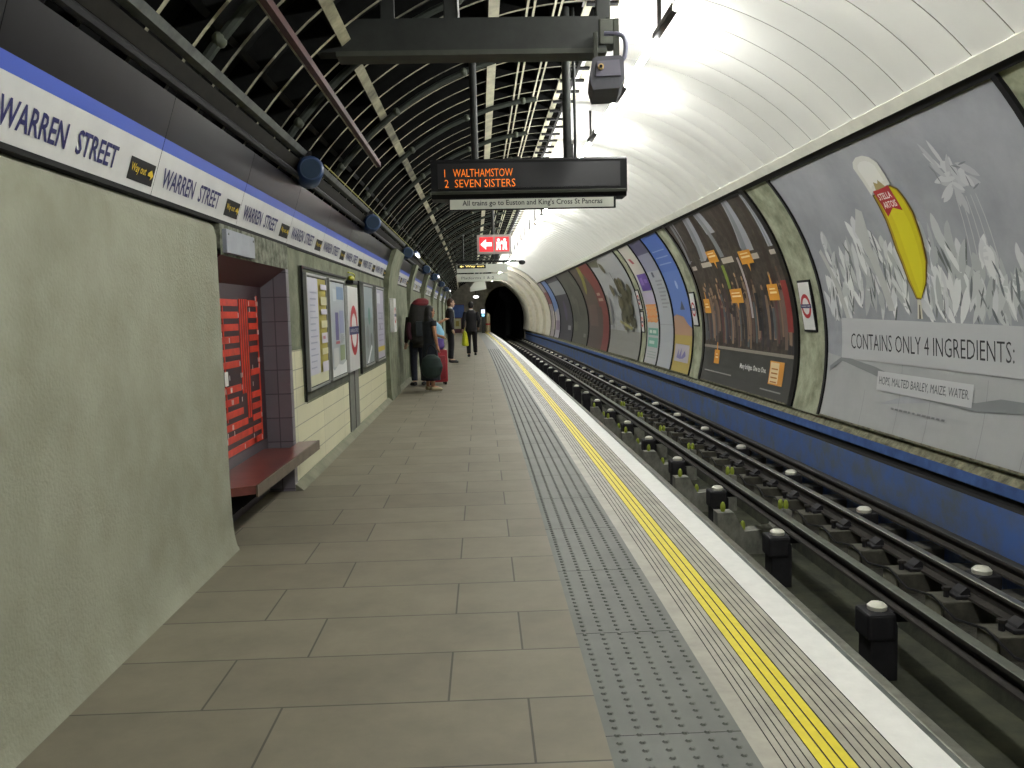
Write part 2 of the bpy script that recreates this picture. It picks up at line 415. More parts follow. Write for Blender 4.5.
mb.build('trim_6', kind='structure', fix=False)
# longitudinal flanges
def longi(name, deg, wid, dep, m, y1=YE):
    q = MB(); a = A(deg); t = wid/2/R
    q.sweep([cp(a+t, R+.01), cp(a+t, R-dep), cp(a-t, R-dep), cp(a-t, R+.01)], Y0, y1, 1.0, [M['lining'], m, M['lining'], M['lining']]); return q.build(name, kind='structure')
longi('trim_7', 106.4, .10, .15, M['flange_clean']); longi('trim_8', 128.4, .085, .15, M['flange'])
for i, dg_ in enumerate((101.0, 99.9, 96.6, 95.6)): longi('trim_%d' % (9+i), dg_, .022, .145, M['flange_clean'])
longi('trim_13', 139, .04, .12, M['lining'])
# ladder-like strip at the crown between iron and white panels
q = MB()
for a in (A(91.3), A(87.2)):
    t = .035/R; q.sweep([cp(a+t, R-.13), cp(a+t, R-.15), cp(a-t, R-.15), cp(a-t, R-.13)], Y0, 47, 1, M['flange_clean'])
q.sweep([cp(A(91.5), R-.03), cp(A(91.5), R-.035), cp(A(86.8), R-.035), cp(A(86.8), R-.03)], Y0, 47, 1, M['vault_white'])
y = Y0
while y < 47:
    for a0_, a1_ in ((91.8, 86.9),):
        p0 = cp(A(a0_), R-.155); p1 = cp(A(a1_), R-.155); q.box(bx(p0[0], y), bx(p1[0], y), y-.035, y+.035, p0[1]-.02, p0[1]+.0, M['black_matt'])
    y += .48
q.sweep([cp(A(89.5), R-.155), cp(A(89.5), R-.175), cp(A(88.9), R-.175), cp(A(88.9), R-.155)], Y0, 47, 1, M['black_matt'])
q.build('trim_14', kind='structure', fix=False)
# thicker dark conduits looped round every fourth ring
HOOP = None
for j in range(0, 24):
    y = -1.2+1.94*j
    if y < 1.5 or y > 42: continue
    q = MB(); q.tube([(cp(A(a), R-FD-.045)[0], 0, cp(A(a), R-FD-.045)[1]) for a in range(146, 91, -5)], .030, mat('conduit_grey', sr('30362f'), .7, noise=.3), n=8)
    for a in (140, 126, 112, 99):
        p = cp(A(a), R-FD-.045); q.ell(p[0], 0, p[1], .042, .05, .042, mat('clamp_grey', sr('4a4f42'), .7), nu=8, nv=5)
    o = q.build('ceiling_conduit', smooth=True); o.location = (bx(0, y), y, 0); o.rotation_euler = (0, 0, 2*K*y)
    n_ = int((y-1.5)/1.94)
    tag(o, 'dark conduit looped round the iron roof ribs, %s from the camera' % (ORD[n_] if n_ < 20 else 'one of the farthest'), 'pipe', 'conduits looped round the roof')
# stepped pale rings before the tunnel mouth
mcream = mat('ring_pale', sr('d0ccba'), .6, noise=.12, nscale=3)
for i, (ya, yb, rr) in enumerate(((48.2, 50.6, 3.25), (52.0, 54.6, 3.19), (56.0, 58.8, 3.13), (60.4, 65.9, 3.06))):
    q = MB(); inn = [cp(A(a), rr) for a in [84-i_*98/22 for i_ in range(23)]]; out = [cp(A(a), R+.02) for a in [-14+i_*98/22 for i_ in range(23)]]
    q.sweep(inn+out, ya, yb, 1, mcream); q.build('trim_%d' % (20+i), kind='structure', smooth=True)
# headwall with the running tunnel mouth
q = MB()
hx, hz, hr = 2.62, 2.0, 1.50
arch = [(hx-hr, -1.3)]+[(hx+hr*math.cos(A(180-10*i)), hz+hr*math.sin(A(180-10*i))) for i in range(19)]+[(hx+hr, -1.3)]
outer = [(-2.6, -1.3), (-2.6, 1.0), (-2.3, 2.2), (-1.7, 3.0), (-.9, 3.7), (0, 4.1), (1.0, 4.4), (2.4, 4.4), (3.6, 3.8), (4.6, 2.6), (4.8, 1.0), (4.8, -1.3)]
head_m = mat('headwall', sr('8a867a'), .8, noise=.3, nscale=2)
def fan(y):
    return [(bx(a, YE), y, b) for a, b in arch], [(bx(a, YE), y, b) for a, b in outer]
va, vo = fan(YE)
bm = bmesh.new(); ring = [bm.verts.new(p) for p in va]+[bm.verts.new(p) for p in vo[::-1]]
f = bm.faces.new(ring); bmesh.ops.triangulate(bm, faces=[f]); ex = bmesh.ops.extrude_face_region(bm, geom=bm.faces[:])
for e in ex['geom']:
    if isinstance(e, bmesh.types.BMVert): e.co.y += .4
bmesh.ops.recalc_face_normals(bm, faces=bm.faces[:])
me = bpy.data.meshes.new('wall_back'); bm.to_mesh(me); bm.free(); me.materials.append(head_m)
o = bpy.data.objects.new('wall_back', me); COL.objects.link(o); o['kind'] = 'structure'
q = MB()
tun = [(hx+(hr+.02)*math.cos(A(200-11*i)), hz+(hr+.02)*math.sin(A(200-11*i))) for i in range(21)]
tun = [(hx-hr-.02, -1.3)]+[p for p in tun if p[1] > 1.9]+[(hx+hr+.02, -1.3)]
q.sweep(tun, YE+.1, 90, 2, M['black_matt'], closed=False)
va = [(bx(a, 90), 90, b) for a, b in tun]; q.face(va, M['black_matt'])
q.build('wall_back', kind='structure')
# end wall behind the camera
q = MB(); q.box(-3, 5, Y0-.2, Y0, -1.4, 4.5, M['cement']); q.build('wall_front', kind='structure')
# ================================================================== LEFT WALL
XW = -1.62
# near plastered hoarding, flared foot
q = MB()
q.sweep([(-1.575, 0), (-1.592, .035), (-1.603, .10), (-1.61, .22), (-1.615, .45), (-1.62, 1.96), (-1.635, 2.02), (-1.66, 2.044), (-1.80, 2.044), (-1.80, 0)], Y0, 5.32, .5, M['render'])
q.build('wall_left', kind='structure', smooth=True)
# dark back lining behind everything on the left
q = MB(); q.sweep([(-1.98, 0), (-1.86, 0), (-1.86, 2.74), (-1.98, 2.9)], Y0, YE, 2, M['black_matt']); q.build('wall_left', kind='structure')
# alcove
AY0, AY1, XB = 5.38, 7.09, -1.83
q = MB()
q.box(XB-.02, XB, AY0-.3, AY1, 0, 1.75, M['grey_tile']); q.build('wall_left', kind='structure')
q = MB(); q.mesh([(XB, AY1, 0), (XW, AY1, 0), (XW, AY1, 1.85), (XB, AY1, 1.75), (XB, AY1+.1, 0), (XW, AY1+.1, 0), (XW, AY1+.1, 1.85), (XB, AY1+.1, 1.75)],
   [(0, 1, 2, 3), (4, 7, 6, 5), (1, 5, 6, 2), (3, 2, 6, 7)], M['grey_tile'])
me_ = q.build('wall_left', kind='structure', fix=False)
uvl = me_.data.uv_layers.new(name='UVMap')
for p_ in me_.data.polygons:
    for li in p_.loop_indices:
        v_ = me_.data.vertices[me_.data.loops[li].vertex_index].co; uvl.data[li].uv = (v_.x-XB+.045, v_.z-.02)
q = MB(); q.prism([(XB, 1.70), (XB, 1.89), (XW-.004, 1.89), (XW-.004, 1.85)], AY0, AY1, M['soffit']); q.build('trim_30', kind='structure')
q = MB(); q.prism([(-1.85, 1.893), (XW, 1.85), (XW, 2.044), (-1.85, 2.044)], AY0, AY1+.1, M['rubble']); q.build('trim_31', kind='structure')
# mosaic of a red maze on dark
q = MB(); q.box(-.004, 0, AY0-.2, AY1-.02, .46, 1.72, M['mosaic_dark'])
def mbar(y0, y1, z0, z1, m=None): q.box(0, .004, y0, y1, z0, z1, m or M['mosaic_red'])
rows = 13; z0 = .47; dz = (1.63-z0)/rows
random.seed(3)
for i in range(rows):
    za = z0+i*dz+.004; zb = za+dz*.55
    mbar(5.1, 5.62, za, zb)
    if i < 5: mbar(5.66, 6.30+.12*(4-i)*.9, za, zb); 
    elif i in (6,): mbar(5.66, 5.95, za, zb)
    else: mbar(5.66, 6.38, za, zb)
    if i not in (5, 7): mbar(6.66-.0*i, 6.90, za, zb)
for a in (6.42, 6.48, 6.54, 6.60): mbar(a, a+.03, z0+(.42 if a < 6.5 else .22), 1.6)
for a in (5.63, 6.0): mbar(a, a+.022, z0+.25, 1.55)
mbar(6.9, 6.93, z0, 1.63)
for k in range(40):
    yy = random.choice((5.98, 6.12, 6.38, 6.68, 6.9))+random.uniform(-.03, .03); zz = z0+random.randint(0, rows-1)*dz+dz*random.choice((.55, .1))
    q.prism([(0.005, 0), (0.0055, 0), (0.0055, .03), (.005, .03)], 0, .012, M['white_paint']) if False else q.box(.004, .0055, yy, yy+.012, zz, zz+.035, M['white_paint'])
q.box(.004, .006, 5.98, 6.06, .98, 1.08, M['white_paint'])
o = q.build('mosaic_panel', fix=False); o.location = (XB+.004, 0, 0)
tag(o, 'red maze mosaic on dark tiles filling the back of the bench alcove', 'mosaic')
# bench in the alcove
t = thing('bench', 'brown slab bench jutting out of the mosaic alcove', 'bench', 0, 0, 0)
q = MB()
q.mesh([(-1.83, 5.24, .33), (-1.49, 5.42, .33), (-1.47, 7.35, .33), (-1.622, 7.30, .33), (-1.622, 6.97, .33), (-1.83, 6.97, .33),
        (-1.83, 5.24, .385), (-1.49, 5.42, .385), (-1.47, 7.35, .385), (-1.622, 7.30, .385), (-1.622, 6.97, .385), (-1.83, 6.97, .385)],
       [(6, 7, 8, 9, 10, 11), (5, 4, 3, 2, 1, 0), (0, 1, 7, 6), (2, 3, 9, 8), (3, 4, 10, 9), (4, 5, 11, 10), (5, 0, 6, 11)], M['bench'])
q.build('seat', t, fix=False)
q = MB(); q.mesh([(-1.49, 5.42, .31), (-1.47, 7.35, .31), (-1.47, 7.35, .388), (-1.49, 5.42, .388), (-1.475, 5.41, .31), (-1.455, 7.355, .31), (-1.455, 7.355, .388), (-1.475, 5.41, .388)],
       [(0, 1, 2, 3), (4, 7, 6, 5), (0, 4, 5, 1), (3, 2, 6, 7), (0, 3, 7, 4), (1, 5, 6, 2)], M['bench_edge']); q.build('edge_strip', t)
for yy in (5.6, 6.25, 6.85):
    q = MB(); q.prism([(-1.82, .325), (-1.52, .325), (-1.54, .28), (-1.82, .06)], yy, yy+.04, M['black']); q.build('bracket', t)
# tiled wall with cement above
q = MB()
q.sweep([(-1.80, 0), (XW-.006, 0), (XW-.006, 2.044), (-1.80, 2.044)], AY1+.1, YE, 1.0, M['cement']); q.build('wall_left', kind='structure')
def tilepatch(y0, y1, z0, z1):
    q = MB(); q.sweep([(XW-.006, z0), (XW, z0), (XW, z1), (XW-.006, z1)], y0, y1, .5, M['cream_tile'], uvs='yz'); return q.build('wall_left', kind='structure')
tilepatch(7.10, 7.75, .05, 1.17); tilepatch(7.75, 10.22, .05, .66); tilepatch(11.02, 14.3, .05, .66)
q = MB(); q.sweep([(-1.64, 0), (-1.54, 0), (-1.575, .03), (-1.60, .05), (-1.64, .06)], 7.1, YE, 1, mat('coving', sr('7c7c6a'), .85, noise=.2, nscale=3, bump=.4)); q.build('baseboard_left', kind='structure', smooth=True)
# cable access door (grey narrow panel)
q = MB(); q.box(XW-.006, XW+.012, 10.26, 10.98, .05, .80, mat('door_grey', sr('6b6d66'), .5, noise=.15), bev=.004)
q.box(XW+.012, XW+.016, 10.62, 10.63, .06, .79, M['black'])
o = q.build('service_panel'); o.location = (bx(0, 10.6), 0, 0)
tag(o, 'narrow grey service door in the cream tiles under the round-logo sign', 'door')
# metal cover above the alcove
t = thing('cover_box', 'pale grey metal cover above the bench alcove', 'box', XW, 5.42, 1.865)
q = MB(); q.box(.0, .035, 0, .66, 0, .15, mat('cover_grey', sr('8f939c'), .5, noise=.08), bev=.006)
q.build('cover', t)
for yy in (.04, .62): q = MB(); q.tube([(.033, yy, .12), (.041, yy, .12)], .008, M['steel']); q.build('screw', t)
# curved pilasters
def pilaster(y0, y1, i):
    q = MB(); inn = [(-1.535, 0), (-1.56, .2), (-1.57, 1.1), (-1.56, 1.7), (-1.53, 2.05), (-1.475, 2.3), (-1.38, 2.56)]
    q.sweep(inn+[(-1.62, 2.66), (-1.80, 2.3), (-1.80, 0)], y0, y1, .5, M['cement']); q.build('trim_%d' % (40+i), kind='structure', smooth=True)
PIL = [(14.45, 16.0), (19.2, 19.9), (24.2, 24.9), (29.6, 30.4), (35, 35.8), (41, 41.8), (47.5, 48.3), (54, 54.8), (60.5, 61.3)]
for i, (a, b) in enumerate(PIL): pilaster(a, b, i)
# ------------------------------------------------------------------ frieze panels
FW = .32   # lean
LEN = math.hypot(1, FW)
def fr(u_, v, off):      # u along the wall, v up the leaning face
    z = v/LEN; return (FW*z+off*.95, u_, z-off*.3)
def frieze_body(L):
    q = Art(fr, cut=0)
    bt, bb, dt = .225, .285, .49
    mb = q.mb
    P = lambda u_, v, o_: fr(u_, v, o_)
    for (v0, v1, m) in ((0, bt, M['frieze_white']), (bt, bb, M['frieze_blue']), (bb, dt, M['gloss_dark'])):
        mb.mesh([P(.003, v0, 0), P(L-.003, v0, 0), P(L-.003, v1, 0), P(.003, v1, 0)], [(0, 1, 2, 3)], m)
    mb.mesh([P(.003, 0, 0), P(L-.003, 0, 0), P(L-.003, dt, 0), P(.003, dt, 0), P(.003, 0, -.02), P(L-.003, 0, -.02), P(L-.003, dt, -.02), P(.003, dt, -.02)],
            [(4, 7, 6, 5), (0, 4, 5, 1), (2, 6, 7, 3), (0, 3, 7, 4), (1, 5, 6, 2)], M['black'])
    return mb
PL = 1.455
def make_frieze(label, y):
    # text reads left to right for a viewer facing the wall, i.e. towards +y
    t = thing('frieze_panel', label, 'sign', XW, y, 2.07, 'station name panels')
    pn_ = frieze_body(PL).build('panel', t, fix=False)
    a = Art(fr, cut=0, lift=.0025); a.text('WARREN', .085, .052, M['navy'], w=.47, h=.100, bold=.018); a.mb.build('lettering', pn_, fix=False)
    a = Art(fr, cut=0, lift=.0025); a.text('STREET', .635, .052, M['navy'], w=.37, h=.100, bold=.018); a.mb.build('lettering', pn_, fix=False)
    a = Art(fr, cut=0, lift=.002); a.rect(1.14, .035, 1.43, .14, M['black']); a.text('Way out', 1.16, .065, M['yellow_text'], w=.17, h=.05, bold=.01)
    a.poly([(1.35, .08), (1.385, .08), (1.385, .062), (1.415, .087), (1.385, .112), (1.385, .094), (1.35, .094)], M['yellow_text'])
    a.mb.build('way_out_plate', t, fix=False)
    return t
fz = None; k = 0
for i in range(-1, 8):
    y = 2.85+PL*i
    lab = ['station name panel at the left edge, its text cut by the picture frame'] if i <= 0 else None
    lab = ('station name panel behind the left picture edge, nearest one' if i == -1 else
           'blue and white station name panel over the plastered wall, cut by the left edge' if i == 0 else
           'blue and white station name panel, %s in the row counted from the left edge' % ORD[i])
    if fz is None: fz = make_frieze(lab, y)
    else: clone(fz, XW, y, 2.07, lab, 'station name panels')
segs = [(16.02, 19.18), (19.92, 24.18), (24.92, 29.58), (30.42, 34.98), (35.82, 40.98), (41.82, 47.48), (48.32, 53.98)]
bays = ['just past the wide pilaster', 'behind the standing passengers', 'in the third bay', 'in the fourth bay', 'in the fifth bay', 'in the sixth bay', 'in the last bay']
for (a, b), bn in zip(segs, bays):
    n = int((b-a)/PL)
    for j in range(n): clone(fz, XW, a+(b-a-n*PL)/2+j*PL, 2.07, 'distant station name panel %s, %s there' % (bn, ORD[j]), 'station name panels')
# black gap strip beneath the frieze
q = MB(); q.sweep([(-1.80, 2.046), (XW+.004, 2.046), (XW+.004, 2.068), (-1.80, 2.068)], Y0, YE, 1, M['black_matt']); q.build('trim_50', kind='structure')
# services above the frieze
def longthing(name, prof, m, label, cat, y0=Y0, y1=62):
    q = MB(); q.sweep(prof, y0, y1, 1, m); return tag(q.build(name), label, cat)
q = MB(); q.tube([(bx(-1.44, y), y, 2.575) for y in range(-7, 63, 3)], .026, M['black'], n=8)
tag(q.build('power_cable', smooth=True), 'thick black cable running along the top of the dark frieze boards', 'cable')
longthing('cable_trunking', [(-1.50, 2.60), (-1.45, 2.62), (-1.41, 2.69), (-1.46, 2.71)], M['brown'], 'brown cable trunking between the black cable and the grey tray', 'trunking')
longthing('cable_tray', [(-1.43, 2.725), (-1.385, 2.73), (-1.36, 2.765), (-1.37, 2.772), (-1.392, 2.742), (-1.43, 2.738)], M['galv'], 'grey galvanised cable tray along the left foot of the roof', 'cable tray')
q = MB(); q.tube([(bx(-1.36, y), y, 2.79) for y in (7.7, 9, 11, 14, 17, 20, 24, 30, 36, 44, 52)], .007, mat('earth_sheath', sr('84842c'), .6), n=6)
tag(q.build('earth_cable'), 'thin yellow and green wire above the tray beyond the first blue speaker', 'cable')
# blue speakers
t = thing('loudspeaker', 'blue drum loudspeaker above the frieze, nearest of the row', 'loudspeaker', -1.315, 6.83, 2.61, 'blue loudspeakers along the tray', rz=.25)
q = MB(); q.tube([(0, 0, 0), (0, .03, 0), (0, .37, 0), (0, .40, 0)], [.085, .105, .105, .085], M['speaker_blue'], n=20); hs_ = q.build('housing', t, smooth=True)
q = MB(); q.tube([(0, -.008, 0), (0, .002, 0)], .075, mat('speaker_mesh', sr('22384f'), .8), n=20); q.build('grille', hs_)
q = MB(); q.box(-.07, .02, .14, .20, .08, .165, M['black']); q.build('bracket', t)
for y, s_ in ((10.7, 'second of the row'), (16.0, 'third of the row, before the wide pilaster'), (22, 'fourth of the row'), (26.5, 'fifth of the row, above the passengers'), (33, 'sixth of the row'), (40, 'far end of the row')):
    clone(t, -1.315, y, 2.60, 'blue drum loudspeaker above the frieze, '+s_, rz=.25)
# short glowing tubes by the tray; nearer two paint reflections on blue cylinders
LS = []
for y, s_ in ((17.3, 'nearest'), (27.4, 'middle'), (45, 'farthest')):
    t = thing('glow_tube', 'short glowing white tube over the left wall, %s of three' % s_, 'light', -1.26, y, 2.66, 'short glowing tubes over the left wall')
    q = MB(); q.box(-.04, .02, 0, .9, .03, .07, M['speaker_blue'], bev=.005); q.build('tray', t)
    q = MB(); q.tube([(0, .05, 0), (0, .85, 0)], .02, M['white_lit'], n=10); q.build('lamp', t)
# red-brown steel rail under the roof
q = MB()
q.sweep([(-1.09, 3.05), (-1.05, 3.05), (-1.05, 3.10), (-1.09, 3.10)], -2, 9.4, 1, M['rail_red'])
q.sweep([(-1.10, 3.045), (-1.09, 3.045), (-1.09, 3.06), (-1.10, 3.06)], -2, 9.4, 1, M['flange'])
tag(q.build('steel_rail'), 'reddish steel rail running under the dark roof ribs', 'rail')
# ------------------------------------------------------------------ left wall posters
def wallfn(u_, v, off): return (off, u_, v)
def panel_frame(q, L, H, d0, m, b=.035):
    for (y0, y1, z0, z1) in ((0, L, 0, b), (0, L, H-b, H), (0, b, b, H-b), (L-b, L, b, H-b)): q.box(0, d0, y0, y1, z0, z1, m, bev=.004)
def recess(y0, y1, z0, z1, lab):
    q = MB(); q.box(0, .015, 0, y1-y0, 0, z1-z0, mat('recess_shade', sr('4b4e42'), .8, noise=.25, nscale=4), bev=.003)  # dark tone paints the shade of the poster recess
    q.box(.012, .03, 0, y1-y0, z1-z0-.02, z1-z0, M['black']); q.box(.012, .03, 0, .02, 0, z1-z0, M['black'])
    o = q.build('shade_board'); o.location = (bx(XW, y0), y0, z0); o.rotation_euler = (0, 0, 2*K*y0); return tag(o, lab, 'board')
recess(7.66, 10.16, .69, 1.91, 'dark board painting the recess shade behind the pair of framed posters after the alcove')
recess(11.25, 14.30, .69, 1.91, 'dark board painting the recess shade behind the two framed posters before the pilaster')
def adframe(y0, y1, z0, z1, lab, art):
    t = thing('framed_poster', lab, 'poster', XW+.015, y0, z0, 'framed posters on the left wall')
    L, H = y1-y0, z1-z0
    q = MB(); q.box(0, .03, .01, L-.01, .01, H-.01, M['black']); panel_frame(q, L, H, .042, M['alu'], .024); q.build('frame', t)
    a = Art(lambda u_, v, off: (.031+off, u_+.035, v+.035), cut=0, lift=.0008); art(a, L-.07, H-.07); a.mb.build('print', t, fix=False)
    return t
def art1(a, L, H):
    a.rect(0, 0, L, H, c('c3c4d0')); a.rect(.56*L, 0, L, H, c('a99c36')); a.rect(0, 0, L, .1*H, c('cfcfae'))
    for i in range(13): a.rect(.08*L, H*(.16+i*.058), L*(.3+.2*random.random()), H*(.16+i*.058+.012), c('9aa0b4'))
    for i, (p, h_) in enumerate(((.1, .1), (.27, .06), (.38, .1), (.53, .07), (.66, .05), (.75, .08), (.9, .05))): a.rect(.62*L, p*H, .95*L, (p+h_)*H, c('cfcba0' if i % 2 else 'c9c4d2'))
    a.rect(.66*L, .42*H, .8*L, .45*H, c('c07a8a'))
def art2(a, L, H):
    a.rect(0, 0, L, H, c('a9b0b4')); a.rect(.45*L, .82*H, .95*L, H*.96, c('6d87a8')); a.rect(.2*L, .8*H, .42*L, .93*H, c('bcc4c8'))
    a.rect(.3*L, .38*H, .52*L, .68*H, c('625c8c')); a.rect(.58*L, .45*H, .9*L, .7*H, c('8d94b2')); a.rect(.1*L, .1*H, .45*L, .3*H, c('c4c6c4')); a.rect(.55*L, .15*H, .9*L, .32*H, c('7f8c66'))
    a.rect(.28*L, .34*H, .55*L, .37*H, c('b0505a')); a.poly([(0, 0), (L, 0), (L, .14*H), (.7*L, .1*H), (.4*L, .12*H), (.1*L, .07*H), (0, .1*H)], c('d9dbdb'))
    for i in range(8): a.rect(.6*L, H*(.35+i*.012), L*(.75+.15*random.random()), H*(.353+i*.012), c('4d5260'))
def art3(a, L, H):
    a.rect(0, 0, L, H, c('7f8886')); a.rect(0, .6*H, L, H, c('8b979c')); a.disc(.55*L, .62*H, .12, c('4f7a6c')); a.disc(.3*L, .35*H, .16, c('6d7272')); a.disc(.7*L, .3*H, .1, c('565c60'))
    a.poly([(.2*L, .02*H), (.3*L, .0*H), (.75*L, .2*H), (.68*L, .24*H)], c('dfe2e6'))
def art4(a, L, H):
    a.rect(0, 0, L, H, c('a5a2b4')); a.rect(0, .1*H, L, .17*H, c('b5a22c')); a.rect(.1*L, .8*H, .5*L, .95*H, c('c3c3cc')); a.disc(.4*L, .45*H, .04, c('2c2c34')); a.disc(.7*L, .6*H, .05, c('7c7894'))
    for i in range(6): a.rect(.15*L, H*(.25+i*.08), .8*L, H*(.27+i*.08), c('8a879c'))
adframe(7.70, 8.70, .78, 1.85, 'framed poster with pale text and a yellow column, nearest after the alcove', art1)
adframe(8.86, 9.85, .78, 1.85, 'framed bluish grey poster left of the round-logo sign', art2)
adframe(11.45, 12.45, .76, 1.88, 'framed grey green poster right of the round-logo sign', art3)
adframe(12.85, 13.85, .76, 1.88, 'framed lilac poster with a yellow stripe beside the wide pilaster', art4)
def roundel(a, x, y, rr, ax=1, txt=True, bf=1.25):
    a.ring(x, y, rr, rr*.68, M['red'], ax=ax); a.rect(x-rr*bf*ax, y-rr*.16, x+rr*bf*ax, y+rr*.16, M['navy'])
    if txt: a.text('WARREN STREET', x, y-rr*.07, M['frieze_white'], w=rr*(bf*2-.35)*ax, h=rr*.14, align='C')
# large sign
t = thing('station_sign', 'white upright sign with red ring and blue bar between the framed posters', 'sign', XW+.004, 9.90, .80)
q = MB(); q.box(0, .075, 0, .80, 0, 1.0, M['frieze_white'], bev=.006); q.build('board', t)
a = Art(lambda u_, v, off: (.0755+off, u_, v), cut=0); roundel(a, .40, .48, .30); a.mb.build('emblem', t, fix=False)
# green yellow lamp over it
t = thing('emergency_lamp', 'small yellow green lamp on the wall above the round-logo sign', 'light', XW, 10.3, 1.86)
q = MB(); q.box(0, .09, 0, .42, -.02, .02, M['black'], bev=.005); q.build('base', t)
q = MB(); q.ell(.04, .2, .05, .035, .12, .035, M['yelgreen']); q.build('lens', t, smooth=True)
q = MB(); q.tube([(.02, .1, .12), (.06, .32, .1), (.02, .5, .02)], .008, M['yelgreen'], n=6, smooth=True); q.build('wire', t)
# small sign on pilaster
t = thing('station_sign', 'small white sign with a red ring on the wide pilaster before the passengers', 'sign', -1.545, 14.62, 1.16)
q = MB(); q.box(-.01, .06, 0, .42, 0, .58, M['frieze_white'], bev=.005); q.build('board', t)
a = Art(lambda u_, v, off: (.0605+off, u_, v), cut=0); roundel(a, .21, .29, .14); a.mb.build('emblem', t, fix=False)
# ================================================================== RIGHT WALL POSTERS
A0 = math.asin((.08-CZ)/R)
def rfn(yf, base=.012):
    def f(u_, v, off):
        y = yf-u_; an = A0+v/R; rr = R-base-off
        return (bx(CX+rr*math.cos(an), y), y, CZ+rr*math.sin(an))
    return f
HV = 3.115
def rposter(yf, yn, lab, art, border=.05, bm_=None, seg=.5):
    """yf far end, yn near end"""
    W = yf-yn
    t = bpy.data.objects.new('billboard', None); COL.objects.link(t); t.location = (0, 0, 0)
    tag(t, lab, 'billboard', 'billboards on the right wall')
    mF = bm_ or M['black']
    q = MB(); f = rfn(yf, 0)
    def slab(u0, u1, v0, v1, thick, m):
        nu = max(1, int((u1-u0)/1.0)+0); nv = max(1, int((v1-v0)/.15)); 
        vs = []; fs = []
        for off in (0, thick):
            for j in range(nv+1):
                for i in range(nu+1): vs.append(f(u0+(u1-u0)*i/nu, v0+(v1-v0)*j/nv, off))
        n1 = (nu+1)*(nv+1); w_ = nu+1
        for j in range(nv):
            for i in range(nu):
                a_ = j*w_+i; fs.append((n1+a_, n1+a_+1, n1+a_+1+w_, n1+a_+w_)); fs.append((a_, a_+w_, a_+w_+1, a_+1))
        for i in range(nu): fs.append((i, i+1, n1+i+1, n1+i)); b_ = nv*w_+i; fs.append((b_, n1+b_, n1+b_+1, b_+1))
        for j in range(nv): a_ = j*w_; fs.append((a_, n1+a_, n1+a_+w_, a_+w_)); b_ = a_+nu; fs.append((b_, b_+w_, n1+b_+w_, n1+b_))
        q.mesh(vs, fs, m)
    b = border
    slab(-b, 0, -.02, HV+b*.4, .03, mF); slab(W, W+b, -.02, HV+b*.4, .03, mF); slab(0, W, HV, HV+b*.4, .03, mF); slab(0, W, -.02, 0.0, .02, M['ledge'])
    q.build('frame', t)
    a = Art(rfn(yf, .010), cut=.15, lift=.0011); art(a, W); a.mb.build('print', t, fix=False)
    return t
def blob(a, x, y, rx, ry, m, n=9, jit=.3):
    a.poly([(x+rx*(1-jit*random.random())*math.cos(2*PI*i/n), y+ry*(1-jit*random.random())*math.sin(2*PI*i/n)) for i in range(n)], m)
def leaf(a, x, y, l, w_, ang, m, layer):
    pts = [(0, 0), (.15, .3), (.35, .48), (.6, .5), (.8, .36), (.93, .16), (1, .02), (.9, -.14), (.7, -.3), (.45, -.34), (.2, -.22)]
    ca, sa = math.cos(ang), math.sin(ang)
    a.poly([(x+p*l*ca-q_*w_*sa, y+p*l*sa+q_*w_*ca) for p, q_ in pts], m, layer)
